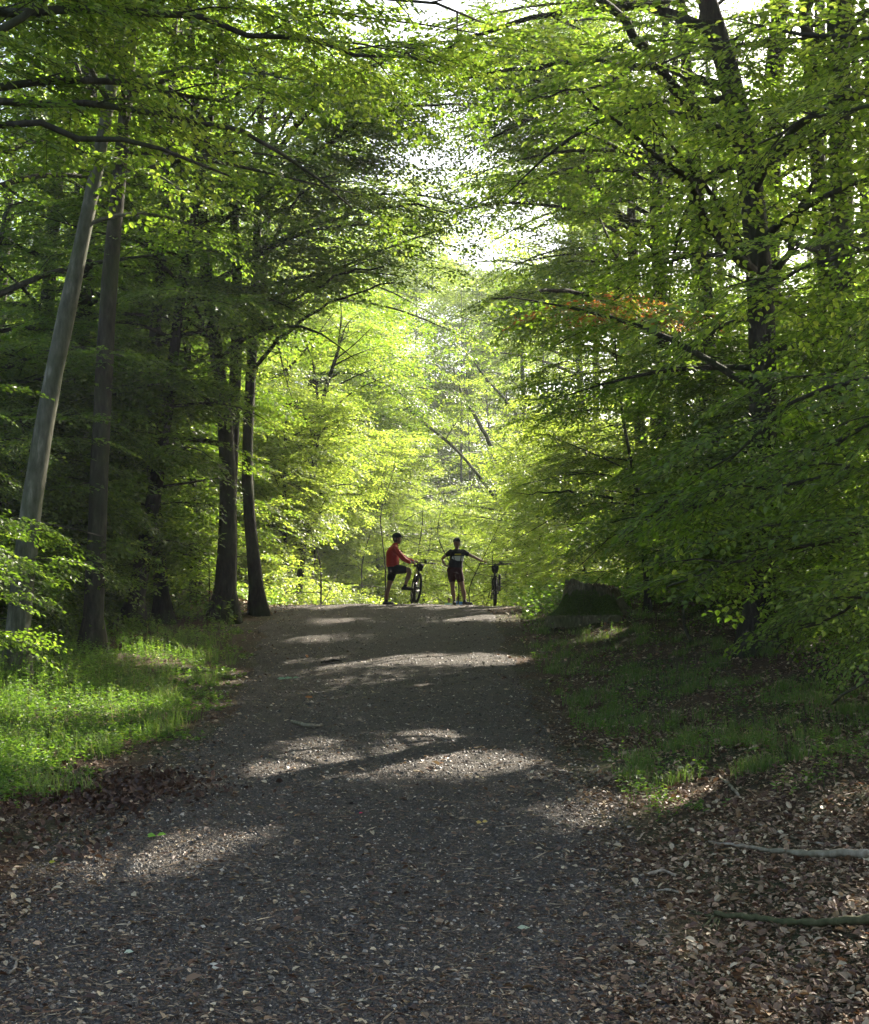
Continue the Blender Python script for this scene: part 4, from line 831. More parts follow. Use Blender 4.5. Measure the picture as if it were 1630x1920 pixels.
def helmet(c, f, parent, m_='helmet', s=1.0):
    c = np.array(c, float); f = nrm(np.array([f[0], f[1], 0.0])); yaw = math.atan2(f[1], f[0]); e = MB(); l = np.array([-f[1], f[0], 0])
    loft(e, [tuple(c + f * a * s + np.array([0, 0, z * s])) + (rx * s, ry * s) for a, z, rx, ry in
             ((-.01, .038, .112, .088), (-.004, .048, .126, .096), (-.004, .075, .124, .095), (-.006, .10, .108, .085), (-.008, .125, .078, .064), (-.01, .138, .04, .035))], 22, yaw=yaw)
    h = e.build('helmet', m_, parent, True)
    e = MB()                                  # raised ribs between the vents
    for q in (-.05, -.017, .017, .05):
        pts = [c + l * q * s + f * a * s + np.array([0, 0, z * s]) for a, z in ((.112, .07), (.08, .115), (.02, .144), (-.05, .142), (-.105, .10), (-.118, .06))]
        tube(e, smoothline(pts, 12), .011 * s, 8)
    e.build('vent_ribs', m_, h, True)
    e = MB(); pts = [c + l * .088 * s + f * .03 + [0, 0, .04], c + l * .076 * s + f * .035 * s + [0, 0, -.05 * s], c + f * .05 * s + [0, 0, -.128 * s], c - l * .076 * s + f * .035 * s + [0, 0, -.05 * s], c - l * .088 * s + f * .03 + [0, 0, .04]]
    tube(e, pts, .004, 6); e.build('chin_strap', 'black_cloth', h)
    e = MB(); ell(e, c + f * .122 * s + [0, 0, .052 * s], (.03, .06, .006) if abs(f[1]) < .5 else (.06, .03, .006)); e.build('visor', m_, h, True)

# ------------------------------------------------------------ the man in the red jacket
g = 0.0
bx0, by0 = -1.0, 35.0; gm = float(pz(bx0, by0))
man = empty('person', (bx0, by0, gm), 'person in red jacket, dark shorts and helmet, one foot on a bicycle pedal', 'person')
f = (1, .05); b = MB(); hc = (.075, 0, 1.625)
head(b, hc, f)
limbm(b, [(.03, 0, 1.44, .062), (.055, 0, 1.56, .055)])
loft(b, [(0.0, 0, .80, .10, .13), (0, 0, .90, .125, .165), (-.01, 0, 1.02, .12, .15), (-.02, 0, 1.18, .125, .165), (-.01, 0, 1.32, .12, .185), (.01, 0, 1.42, .08, .14), (.03, 0, 1.47, .05, .06)])
SH = [(.02, .19, 1.395), (.02, -.19, 1.385)]
armN = [(.02, -.19, 1.385, .052), (.13, -.22, 1.24, .045), (.225, -.22, 1.13, .04), (.33, -.2, 1.065, .034), (.415, -.16, 1.025, .028)]
armF = [(.02, .19, 1.395, .052), (.15, .16, 1.25, .045), (.27, .08, 1.15, .04), (.38, .03, 1.10, .034), (.49, -.02, 1.07, .027)]
limbm(b, armN); limbm(b, armF)
hand(b, armN[-1][:3], (.8, .1, -.1), (.2, .3, .9), .7); hand(b, armF[-1][:3], (.8, .1, -.15), (.2, .3, .9), .7)
legS = [(-.02, .08, .88, .09), (-.075, .09, .66, .078), (-.125, .09, .47, .058), (-.14, .09, .40, .052), (-.175, .09, .29, .055), (-.185, .09, .12, .036), (-.185, .09, .07, .036)]
legB = [(.02, -.09, .875, .095), (.20, -.12, .865, .085), (.36, -.15, .845, .066), (.385, -.15, .80, .058), (.345, -.155, .66, .056), (.295, -.15, .52, .040), (.28, -.15, .44, .036)]
limbm(b, legS); limbm(b, legB)
limbm(b, [(-.2, .09, .05, .035), (-.05, .07, .03, .03)]); limbm(b, [(.27, -.15, .42, .035), (.40, -.15, .395, .03)])
fuse(b, 'body', 'skin', man, .008); face(hc, f, man); helmet(hc, f, man)
b = MB()
loft(b, [(-.03, 0, .93, .155, .185), (-.03, 0, .99, .16, .19), (-.035, 0, 1.10, .16, .185), (-.04, 0, 1.22, .158, .20), (-.03, 0, 1.33, .15, .215), (-.005, 0, 1.42, .11, .175), (.02, 0, 1.475, .075, .09), (.035, 0, 1.52, .07, .075)])
for A in (armN, armF): limbm(b, [(p[0], p[1], p[2], p[3] + .022) for p in A[:-1]] + [(A[-1][0] - .02, A[-1][1], A[-1][2] + .01, A[-1][3] + .012)])
fuse(b, 'jacket', 'red_cloth', man, .01)
b = MB(); loft(b, [(0, 0, .78, .12, .15), (-.005, 0, .86, .15, .185), (-.02, 0, .94, .145, .178), (-.02, 0, 1.0, .14, .17)])
limbm(b, [(-.03, .085, .84, .115), (-.08, .09, .66, .098)]); limbm(b, [(.03, -.09, .865, .12), (.17, -.12, .862, .112), (.255, -.13, .855, .10)])
fuse(b, 'shorts', 'black_cloth', man, .01)
for hl, to, an in (((-.27, .10, 0), (0.0, .06, 0), (-.19, .09, .11)), ((.20, -.15, .355), (.47, -.15, .345), (.285, -.15, .47))):
    b = MB(); shoe(b, hl, to, an); fuse(b, 'shoe', 'black_cloth', man, .008)
b = MB(); limbm(b, [(.075, 0, 1.60, .05), (-.01, 0, 1.60, .045)]) if False else loft(b, [(.055, 0, 1.545, .055, .06), (.05, 0, 1.60, .085, .082), (.058, 0, 1.66, .098, .084), (.06, 0, 1.69, .08, .07)]); b.build('hair', 'hair', man, True)

# ------------------------------------------------------------ the woman beside her bicycle
wx, wy = .60, 35.1; gw = float(pz(wx, wy))
wom = empty('person', (wx, wy, gw), 'person in dark top with white chest panel, hand on hip, holding a handlebar', 'person')
f = (.08, -1); hc = (-.045, -.02, 1.53); b = MB(); head(b, hc, f, .96)
limbm(b, [(-.04, .02, 1.36, .055), (-.045, 0, 1.46, .048)])
loft(b, [(-.09, 0, .78, .155, .12), (-.10, 0, .88, .165, .13), (-.075, 0, 1.02, .14, .12), (-.05, 0, 1.15, .15, .13), (-.04, 0, 1.27, .165, .12), (-.04, 0, 1.34, .13, .09), (-.04, 0, 1.385, .06, .05)])
aL = [(-.195, 0, 1.315, .048), (-.31, .04, 1.23, .042), (-.405, .06, 1.155, .037), (-.38, .02, 1.06, .034), (-.315, -.04, .965, .026)]
aR = [(.115, 0, 1.315, .048), (.26, -.02, 1.24, .041), (.39, -.06, 1.175, .036), (.50, -.10, 1.115, .032), (.585, -.13, 1.075, .025)]
limbm(b, aL); limbm(b, aR)
hand(b, aL[-1][:3], (.85, -.2, -.25), (0, -.3, .9), .25, .92); hand(b, aR[-1][:3], (.8, -.3, -.35), (.1, -.8, .3), .75, .92)
lL = [(-.175, 0, .84, .10), (-.165, 0, .66, .082), (-.155, -.01, .47, .055), (-.15, 0, .40, .05), (-.135, .03, .29, .055), (-.115, .02, .13, .035), (-.11, .02, .06, .034)]
lR = [(-.02, 0, .84, .10), (.03, 0, .66, .084), (.085, -.01, .47, .057), (.10, 0, .40, .052), (.125, .03, .29, .056), (.14, .02, .13, .035), (.145, .02, .06, .034)]
limbm(b, lL); limbm(b, lR); limbm(b, [(-.11, .02, .05, .034), (-.10, -.12, .03, .028)]); limbm(b, [(.145, .02, .05, .034), (.27, -.07, .03, .028)])
fuse(b, 'body', 'skin', wom, .008); face(hc, f, wom, .96); helmet(hc, f, wom, s=.96)
b = MB()
loft(b, [(-.085, 0, .92, .19, .15), (-.08, 0, 1.0, .18, .15), (-.06, 0, 1.10, .17, .155), (-.045, 0, 1.20, .172, .15), (-.04, 0, 1.29, .175, .135), (-.04, 0, 1.35, .13, .10), (-.04, .01, 1.39, .07, .06)])
limbm(b, [(-.195, 0, 1.315, .068), (-.275, .03, 1.255, .062)]); limbm(b, [(.115, 0, 1.315, .068), (.215, -.01, 1.26, .062)])
top = fuse(b, 'cycling_top', 'black_cloth', wom, .01)
b = MB(); V = []
def panel(nm, rows, m_, lift):
    n = 15; a = np.linspace(-1, 1, n); vv = []
    for z, xa, xb in rows:
        cxx = np.interp(z, [.92, 1.0, 1.1, 1.2, 1.29, 1.35], [-.085, -.08, -.06, -.045, -.04, -.04]); rx = np.interp(z, [.92, 1.0, 1.1, 1.2, 1.29, 1.35], [.19, .18, .17, .172, .175, .13]); ry = np.interp(z, [.92, 1.0, 1.1, 1.2, 1.29, 1.35], [.15, .15, .155, .15, .135, .10])
        t = np.linspace(xa, xb, n); vv.append(np.stack([cxx + rx * np.sin(t) * (1 + lift), -ry * np.cos(t) * (1 + lift), z + 0 * t], 1))
    k = len(vv); i = np.arange(k - 1)[:, None] * n; j = np.arange(n - 1)[None]
    mbb = MB(); mbb.add(np.concatenate(vv), np.stack([i + j, i + j + 1, i + n + j + 1, i + n + j], -1).reshape(-1, 4)); oo = mbb.build(nm, m_, top, True)
    sd = oo.modifiers.new('thick', 'SOLIDIFY'); sd.thickness = .006; return oo
panel('white_panel', [(1.08, .2, 1.25), (1.11, -.35, 1.3), (1.15, -.75, 1.3), (1.20, -.6, 1.25)], 'white_cloth', .07)
panel('yellow_band', [(1.225, -.35, .75), (1.26, -.3, .65)], 'yellow_cloth', .07)
b = MB(); tube(b, smoothline([(-.14, -.115, 1.36), (-.13, -.165, 1.22), (-.11, -.17, 1.10), (-.10, -.14, 1.0)], 8), .012, 6); tube(b, smoothline([(.06, -.115, 1.36), (.06, -.165, 1.22), (.05, -.17, 1.10), (.02, -.14, 1.0)], 8), .012, 6)
b.build('shoulder_straps', 'black_cloth', top)
b = MB(); box(b, (-.05, .2, 1.17), (.13, .06, .17)); b.build('backpack', 'black_cloth', wom, True)
b = MB(); loft(b, [(-.10, 0, .78, .175, .14), (-.105, 0, .86, .20, .15), (-.09, 0, .95, .18, .14), (-.08, 0, 1.0, .165, .13)])
limbm(b, [(-.175, 0, .84, .115), (-.17, 0, .66, .097), (-.168, 0, .62, .092)]); limbm(b, [(-.02, 0, .84, .115), (.03, 0, .66, .099), (.042, 0, .62, .094)])
fuse(b, 'cycling_shorts', 'maroon_cloth', wom, .01)
for hl, to, an in (((-.12, .09, 0), (-.085, -.17, 0), (-.11, .02, .10)), ((.10, .06, 0), (.33, -.10, 0), (.145, .02, .10))):
    b = MB(); shoe(b, hl, to, an); fuse(b, 'shoe', 'black_cloth', wom, .008)
b = MB(); loft(b, [(-.045, .03, 1.44, .05, .05), (-.045, .02, 1.50, .078, .082), (-.045, .0, 1.56, .080, .095), (-.045, 0, 1.59, .07, .08)]); b.build('hair', 'hair', wom, True)

# ------------------------------------------------------------ two walkers beyond the crest, only head and shoulders in sight
for px, d, lab, mt, hm, lean in ((842, 62, 'far person in light blue top, only head and shoulders above the crest', 'lightblue_cloth', 'hair', 0), (859, 60, 'far bare-headed person in bright blue top, seen between the standing cyclist\'s legs', 'blue_cloth', None, 1)):
    x = (px - 815) / F * d; line = P(px, 1137, d)[2]; eye = P(px, (1121, 1117)[lean], d)[2]
    gg = float(pz(x, d)); H = eye - gg; s = H / 1.74
    e = empty('person', (x, d, gg), lab, 'person'); b = MB(); hc = (0, 0, 1.62 * s); head(b, hc, (0, -1), s)
    limbm(b, [(0, 0, 1.42 * s, .06 * s), (0, 0, 1.54 * s, .055 * s)])
    loft(b, [(0, 0, z * s, a * s, c_ * s) for z, a, c_ in ((.80, .16, .12), (.92, .165, .12), (1.1, .15, .11), (1.3, .18, .12), (1.4, .15, .09), (1.45, .07, .06))])
    for q in (-1, 1):
        limbm(b, [(q * .18 * s, 0, 1.38 * s, .05 * s), (q * .23 * s, 0, 1.1 * s, .04 * s), (q * .22 * s, -.08, .88 * s, .028 * s)]); hand(b, (q * .22 * s, -.08, .88 * s), (0, -.1, -1), (0, -1, 0), .3, s)
        limbm(b, [(q * .09 * s, 0, .84 * s, .09 * s), (q * .1 * s, 0, .46 * s, .055 * s), (q * .1 * s, .02, .28 * s, .055 * s), (q * .1 * s, 0, .07 * s, .036 * s)])
    fuse(b, 'body', 'skin', e, .012); face(hc, (0, -1), e, s)
    b = MB(); loft(b, [(0, 0, z * s, a * s, c_ * s) for z, a, c_ in ((.86, .19, .14), (1.0, .18, .13), (1.1, .175, .13), (1.3, .205, .14), (1.4, .17, .11), (1.46, .08, .07))])
    for q in (-1, 1): limbm(b, [(q * .18 * s, 0, 1.38 * s, .068 * s), (q * .215 * s, 0, 1.18 * s, .06 * s)])
    fuse(b, 'shirt', mt, e, .014)
    b = MB(); loft(b, [(0, 0, .80 * s, .17 * s, .13 * s), (0, 0, .9 * s, .178 * s, .135 * s)])
    for q in (-1, 1): limbm(b, [(q * .09 * s, 0, .84 * s, .11 * s), (q * .1 * s, 0, .5 * s, .09 * s)])
    fuse(b, 'shorts', 'black_cloth', e, .014)
    for q in (-1, 1): b = MB(); shoe(b, (q * .1, .08, 0), (q * .11, -.18, 0), (q * .1, 0, .09)); fuse(b, 'shoe', 'black_cloth', e, .01)
    if hm:
        b = MB(); loft(b, [(0, .03, 1.60 * s, .075 * s, .075 * s), (0, .012, 1.66 * s, .085 * s, .098 * s), (0, .01, 1.72 * s, .065 * s, .08 * s), (0, .01, 1.755 * s, .03, .04)]); b.build('hair', hm, e, True)

# ------------------------------------------------------------ bicycles: x forward, z up
def bicycle(label, loc, yaw, lean, steer, extra, crank, fork_bag=True):
    e = empty('bicycle', loc, label, 'bicycle')
    e.rotation_euler = (Matrix.Rotation(yaw, 3, 'Z') @ Matrix.Rotation(lean, 3, 'X')).to_euler(); e.scale = (1.03, 1.03, 1.03)
    Rw = .32; tr = .03; RA, FA, BB = (-.45, 0, Rw + tr), (.66, 0, Rw + tr), (-.02, 0, .31)
    hp = np.array([.55, 0, .72]); ca, sa = math.cos(steer), math.sin(steer)
    def rot(o_):                              # turn the steered parts about the head tube
        o_.rotation_euler = (0, 0, steer); o_.location = (hp[0] - hp[0] * ca, -hp[0] * sa, 0); return o_
    for nm, c_, st in (('rear_wheel', RA, False), ('front_wheel', FA, True)):
        w_ = MB(); ell(w_, c_, (.022, .05, .022)); W = w_.build(nm, 'metal', e, True)
        if st: rot(W)
        t_ = MB(); torus(t_, c_, Rw, tr, 56, 12)
        for i in range(56):                   # tread knobs
            a_ = i * 2 * PI / 56
            for q in (-.014, .014): box(t_, (c_[0] + (Rw + tr) * math.cos(a_ + q * 2), q, c_[2] + (Rw + tr) * math.sin(a_ + q * 2)), (.007, .008, .006))
        t_.build('tyre', 'rubber', W)
        t_ = MB(); torus(t_, c_, Rw - .032, .012, 48, 8); t_.build('rim', 'metal', W, True)
        t_ = MB()
        for i in range(28):
            a_ = i * 2 * PI / 28; a2 = a_ + (.35 if i % 2 else -.35); q = .02 * (1 if i % 4 < 2 else -1)
            tube(t_, [(c_[0] + .02 * math.cos(a2), q, c_[2] + .02 * math.sin(a2)), (c_[0] + (Rw - .035) * math.cos(a_), 0, c_[2] + (Rw - .035) * math.sin(a_))], .0016, 4, cap=False)
        t_.build('spokes', 'steel', W)
        t_ = MB()
        for rr in (.078, .068): torus(t_, (c_[0], .035, c_[2]), rr, .004, 30, 6)
        for i in range(6): a_ = i * PI / 3; tube(t_, [(c_[0] + .02 * math.cos(a_), .035, c_[2] + .02 * math.sin(a_)), (c_[0] + .07 * math.cos(a_ + .3), .035, c_[2] + .07 * math.sin(a_ + .3))], .004, 5)
        t_.build('brake_disc', 'steel', W)
    b = MB(); ST_, HB = (-.20, 0, .80), (.60, 0, .60); HT = (.525, 0, .86)
    for p, q, r_ in ((BB, HB, .032), (BB, ST_, .018), ((-.19, 0, .76), (.532, 0, .79), .021), (HB, HT, .026)): tube(b, [p, q], r_, 12)
    for s_ in (-1, 1):
        tube(b, [(BB[0], .03 * s_, BB[2]), (RA[0] + .15, .055 * s_, RA[2]), (RA[0], .062 * s_, RA[2])], .011, 8)
        tube(b, [(-.17, .02 * s_, .72), (-.3, .055 * s_, .54), (RA[0], .062 * s_, RA[2])], .009, 8)
    b.build('frame', 'frame_paint', e, True)
    b = MB(); tube(b, [(-.20, 0, .78), (-.235, 0, .92)], .0145, 10); b.build('seat_post', 'metal', e, True)
    b = MB(); loft(b, [(-.25, 0, .925, .13, .05), (-.255, 0, .95, .14, .075), (-.255, 0, .965, .125, .06)]); limbm(b, [(-.15, 0, .95, .035), (-.04, 0, .952, .02)]); limbm(b, [(-.33, -.04, .955, .035), (-.33, .04, .955, .035)]); b.build('saddle', 'black_cloth', e, True)
    b = MB(); 
    for s_ in (-1, 1): tube(b, [(.592, .052 * s_, .62), (.625, .055 * s_, .47)], .019, 10); tube(b, [(.625, .055 * s_, .47), (FA[0], .055 * s_, FA[2])], .024, 10)
    tube(b, [(.592, -.06, .625), (.592, .06, .625)], .024, 10); tube(b, [(.60, 0, .60), (.525, 0, .90)], .018, 10); rot(b.build('fork', 'metal', e, True))
    b = MB(); tube(b, [(.525, 0, .89), (.53, 0, .95), (.60, 0, .965)], .02, 10); rot(b.build('stem', 'metal', e, True))
    b = MB(); tube(b, smoothline([(.57, -.36, .985), (.58, -.2, .98), (.60, -.05, .965), (.60, .05, .965), (.58, .2, .98), (.57, .36, .985)], 16), .0125, 10); H_ = rot(b.build('handlebar', 'metal', e, True))
    for s_ in (-1, 1):
        b = MB(); tube(b, [(.576, .24 * s_, .983), (.57, .37 * s_, .986)], .0175, 12); ell(b, (.57, .372 * s_, .986), .02); b.build('grip', 'rubber', H_, True)
        b = MB(); box(b, (.60, .21 * s_, .978), (.016, .02, .014)); tube(b, smoothline([(.615, .2 * s_, .978), (.645, .24 * s_, .968), (.64, .33 * s_, .958)], 8), .006, 8); b.build('brake_lever', 'metal', H_, True)
        b = MB(); tube(b, smoothline([(.61, .19 * s_, .98), (.70, .12 * s_, .99), (.69, .04 * s_, .84), (.63, .03 * s_, .6)], 14), .0028, 5); b.build('brake_cable', 'black_cloth', H_)
    b = MB(); box(b, (.60, .12, 1.01), (.02, .018, .03)); b.build('display', 'black_cloth', H_, True)
    b = MB(); tube(b, [(.585, .16, .99), (.585, .16, 1.025)], .011, 10); ell(b, (.585, .16, 1.028), (.022, .022, .014)); b.build('bell', 'metal', H_, True)
    b = MB(); loft(b, [(.66, 0, .76, .045, .05), (.66, 0, .79, .06, .065), (.655, 0, .88, .06, .085), (.65, 0, .94, .05, .08)]); B_ = rot(b.build('handlebar_bag', 'black_cloth', e, True))
    b = MB(); tube(b, [(BB[0], -.085, BB[2]), (BB[0], .085, BB[2])], .02, 12); torus(b, (BB[0], -.055, BB[2]), .075, .008, 36, 6)
    cx_, cz_ = math.cos(crank), math.sin(crank); pe = []
    for s_ in (-1, 1):
        p1 = (BB[0] + s_ * .17 * cx_, .085 * s_, BB[2] + s_ * .17 * cz_); tube(b, [(BB[0], .085 * s_, BB[2]), p1], .011, 8); pe.append((p1, s_))
    b.build('crankset', 'metal', e, True)
    for p1, s_ in pe: b = MB(); tube(b, [p1, (p1[0], p1[1] + .02 * s_, p1[2])], .006, 6); box(b, (p1[0], p1[1] + .065 * s_, p1[2]), (.045, .042, .011)); b.build('pedal', 'metal', e)
    b = MB(); pts = []
    for a_ in np.linspace(PI / 2, 3 * PI / 2, 10): pts.append((RA[0] + .045 * math.cos(a_), -.055, RA[2] + .045 * math.sin(a_)))
    for a_ in np.linspace(-PI / 2, PI / 2, 12): pts.append((BB[0] + .08 * math.cos(a_), -.055, BB[2] + .08 * math.sin(a_)))
    pts.append(pts[0]); tube(b, pts, .005, 5); box(b, (RA[0] + .01, -.06, RA[2] - .1), (.012, .008, .055)); b.build('chain', 'metal', e)
    if extra == 'pannier':
        b = MB(); 
        for s_ in (-1, 1): tube(b, [(-.2, .05 * s_, .78), (-.5, .06 * s_, .79), (-.55, .06 * s_, .76)], .006, 6); tube(b, [(-.42, .06 * s_, .79), (RA[0], .07 * s_, RA[2])], .006, 6)
        b.build('rear_rack', 'metal', e); b = MB(); box(b, (-.42, .125, .59), (.15, .028, .2)); b.build('pannier', 'black_cloth', e, True)
    else:
        b = MB(); box(b, (.22, 0, .53), (.10, .03, .07)); b.build('frame_bag', 'black_cloth', e, True)
    return e
hx = math.atan2(-.95, .31)
q = np.array([-.46, 34.95]); yw = math.atan2(-.99, .10)
c_ = q - np.array([math.cos(yw), math.sin(yw)]) * .66
bicycle('mountain bicycle leaning towards the person in the red jacket, front wheel facing the camera', (c_[0], c_[1], float(pz(c_[0], c_[1])) + .0), yw, -R(6), R(7), 'bag', R(195))
q = np.array([1.48, 34.75]); yw = math.atan2(-1, -.03); c_ = q - np.array([math.cos(yw), math.sin(yw)]) * .66
bicycle('bicycle seen straight from the front, held by the person in the dark top', (c_[0], c_[1], float(pz(c_[0], c_[1])) + .0), yw, R(0), R(2), 'pannier', R(80))
# ------------------------------------------------------------ stump
rng = np.random.default_rng(91)
sx_, sy_ = 3.28, 30.0; sg = float(gz(sx_, sy_))
stump = empty('tree_stump', (sx_, sy_, sg), 'huge old tree stump with mossy flared roots, right of the path at the crest', 'stump')
def stumpr(a, z):
    fl = np.exp(-np.clip(z + .02, 0, 9) / .16); rt = .5 + .5 * np.cos(5 * a + .6 + 1.2 * np.sin(a))
    r_ = .50 + .05 * np.sin(3 * a + 1) + .03 * np.sin(7 * a + 2) + .30 * np.clip(.65 - z, 0, 1) + fl * (.10 + .38 * rt ** 2)
    return r_ + .012 * np.sin(31 * a + 3 * np.sin(4 * z)) + .01 * np.sin(53 * a)
n, kz = 160, 26; A_ = np.arange(n) * 2 * PI / n; b = MB(); zs = np.linspace(-.25, 1, kz); V = []
toph = .68 - .085 * np.cos(A_) + .03 * np.sin(5 * A_ + 1) + .009 * rng.normal(0, 1, n) + .01 * np.sin(17 * A_)
for t in zs:
    z = np.where(t < 0, t, t * toph) if t < 0 else t * toph; r_ = stumpr(A_, z); V.append(np.stack([r_ * np.cos(A_), r_ * .9 * np.sin(A_), z], 1))
for rr in (.93, .8, .55, .25, .02):
    V.append(np.stack([stumpr(A_, toph) * rr * np.cos(A_), stumpr(A_, toph) * .9 * rr * np.sin(A_), toph * (.45 + .55 * rr ** .3) - .12 * (1 - rr) + .012 * rng.normal(0, 1, n)], 1))
k_ = len(V); i = np.arange(k_ - 1)[:, None] * n; j = np.arange(n)[None]; j2 = (j + 1) % n
b.add(np.concatenate(V), np.stack([i + j, i + j2, i + n + j2, i + n + j], -1).reshape(-1, 4)); M['stump_wood'] = bark('stump_wood', (.04, .036, .02), (.12, .105, .055), (.24, .21, .14), .9, 18); b.build('stump_wood', 'stump_wood', stump, True)
m = mat('moss', (.05, .085, .015), .95, .1); N, L, bb = nodes(m); t = noise(N, L, 40, 6, .7); r = ramp(N, [(.35, (.045, .075, .015)), (.65, (.15, .22, .04))]); L.new(t.outputs['Fac'], r.inputs[0]); L.new(r.outputs[0], bb.inputs['Base Color']); M['moss'] = m
a_ = rng.uniform(PI * 1.02, PI * 1.85, 22000); z = rng.beta(1.2, 1.8, 22000) * .55; mk = np.sin(3 * a_ + 1) * .12 + .50 + .06 * np.sin(11 * a_); kk_ = z < mk; a_, z = a_[kk_], z[kk_]
r_ = stumpr(a_, z) + .004; pp = np.stack([r_ * np.cos(a_), r_ * .9 * np.sin(a_), z], 1); dd = np.stack([np.cos(a_), np.sin(a_), rng.normal(.1, .6, len(a_))], 1) + rng.normal(0, .5, (len(a_), 3))
b = MB(); leaves(b, pp - .004 * nrm(dd), dd, rng.normal(0, 1, (len(a_), 3)), .035, .014, np.zeros(len(a_))); b.build('moss', 'moss', stump)
a_ = rng.uniform(0, 6.28, 1500); rr = np.sqrt(rng.random(1500)) * .52; b = MB()
leaves(b, np.stack([rr * np.cos(a_), rr * .9 * np.sin(a_), .60 - .05 * np.cos(a_) * rr + .05 * rng.random(1500)], 1), rng.normal(0, 1, (1500, 3)) + [0, 0, .4], rng.normal(0, .5, (1500, 3)) + [0, 0, 1], .05, .03, np.clip(rng.beta(1.5, 2, 1500), 0, .9)); b.build('top_debris', 'litter', stump)
# ------------------------------------------------------------ fallen branches and sticks
def branch(name, label, rows, m_, twigs=(), cat='branch', lift=1.7, seed=1, bumps=.12, group=None):
    """rows of pixel x, y, width: where the wood lies on the ground"""
    q = np.random.default_rng(seed); pts = []
    for row in rows:
        p = G(row[0], row[1]); r_ = row[2] * .5 * p[1] / F; pts.append([p[0], p[1], float(pz(p[0], p[1])) + r_ * lift + (row[3] if len(row) > 3 else 0), r_])
    o0 = np.array(pts[0][:3]); a = smoothline(pts, max(14, len(rows) * 5)); a[:, :3] += q.normal(0, 1, (len(a), 3)) * (a[:, 3:4] * bumps * 2); a[:, 3] *= 1 + q.normal(0, bumps, len(a))
    b = MB(); tube(b, a[:, :3] - o0, a[:, 3], 9, rough=.06, rng=q)
    for tw_ in twigs:
        tp = []
        for row in tw_:
            p = G(row[0], row[1]); r_ = row[2] * .5 * p[1] / F; tp.append([p[0], p[1], float(pz(p[0], p[1])) + r_ + (row[3] if len(row) > 3 else 0), r_])
        t_ = smoothline(tp, 8); t_[:, :3] += q.normal(0, 1, (8, 3)) * t_[:, 3:4] * .4; tube(b, t_[:, :3] - o0, t_[:, 3], 6)
    o = b.build(name, m_, smooth=True); o.location = o0; return tag(o, label, cat, group)
branch('fallen_stick', 'short crooked grey stick lying alone in the middle of the dark path', [(547, 1361, 5), (558, 1366, 7), (573, 1369, 7), (588, 1371, 7), (604, 1368, 4)], 'dead_wood', [[(590, 1370, 5), (604, 1364, 3)]], 'stick')
branch('fallen_branch', 'pale bare branch on the leaf litter, upper of the two long ones', [(1660, 1612, 17), (1600, 1610, 15), (1540, 1613, 14), (1500, 1609, 12), (1450, 1604, 9), (1390, 1600, 7), (1330, 1590, 4)], 'dead_wood', [[(1600, 1592, 3), (1520, 1590, 5), (1470, 1572, 6), (1430, 1550, 4), (1405, 1530, 2)]])
branch('fallen_branch', 'mossy brown branch with splintered end on the leaf litter, bottom right', [(1660, 1752, 18), (1600, 1748, 16), (1540, 1745, 14), (1480, 1742, 13), (1420, 1735, 12), (1380, 1729, 11), (1340, 1727, 10)], 'moss_wood', [[(1340, 1727, 6), (1318, 1745, 4)], [(1345, 1729, 6), (1330, 1750, 4)], [(1335, 1727, 6), (1300, 1720, 3)], [(1350, 1728, 5), (1342, 1752, 3)], [(1340, 1727, 5), (1285, 1712, 3)]])
branch('fallen_stick', 'short pale stick lying at the right edge of the gravel, left of the splintered branch', [(1198, 1648, 5), (1225, 1645, 7), (1248, 1643, 6), (1268, 1654, 4)], 'dead_wood', [[(1225, 1645, 4), (1245, 1632, 3)]], 'stick', seed=3)
branch('fallen_stick', 'thin pale stick among the dead leaves below the right grass', [(1350, 1462, 3), (1370, 1472, 6), (1385, 1486, 5)], 'dead_wood', (), 'stick', seed=4)
branch('fallen_stick', 'thin curved stick on the gravel edge just under the short pale stick', [(1232, 1674, 3), (1255, 1676, 5), (1280, 1682, 4)], 'dead_wood', (), 'stick', seed=5)
branch('fallen_stick', 'long thin twig crossing the leaf litter at the far bottom right', [(1430, 1835, 4), (1480, 1850, 5), (1530, 1868, 5), (1560, 1880, 3)], 'dead_wood', (), 'stick', seed=6)
branch('fallen_stick', 'small forked white twig at the lower left edge of the path', [(16, 1838, 4), (28, 1832, 6), (32, 1820, 5), (20, 1808, 3)], 'dead_wood', [[(28, 1832, 4), (0, 1830, 3)]], 'stick', seed=7)
branch('fallen_branch', 'pale bowed branch lying on the leaf pile at the left crest of the path', [(392, 1116, 3), (410, 1110, 5, .1), (440, 1106, 6, .14), (462, 1110, 6, .1), (482, 1124, 5)], 'dead_wood', (), seed=8)
branch('fallen_branch', 'black fallen limb propped behind the leaf pile left of the crest', [(325, 1120, 5), (345, 1112, 7, .1), (370, 1110, 8, .2), (420, 1112, 8, .35), (470, 1116, 6, .35)], 'bark_dark', (), seed=9)
branch('fallen_stick', 'small dark stick in the far band of sun on the path', [(603, 1249, 4), (625, 1247, 6), (640, 1246, 4)], 'bark_dark', (), 'stick', seed=10)
branch('fallen_stick', 'pale leaning twig in front of the big stump', [(1038, 1136, 2), (1052, 1146, 3), (1074, 1156, 3)], 'dead_wood', (), 'stick', seed=11)
branch('fallen_stick', 'crooked dark root stick poking out below the right-hand bushes', [(1282, 1178, 4, .35), (1284, 1195, 6, .18), (1296, 1208, 6, 0)], 'bark_dark', (), 'stick', seed=12)
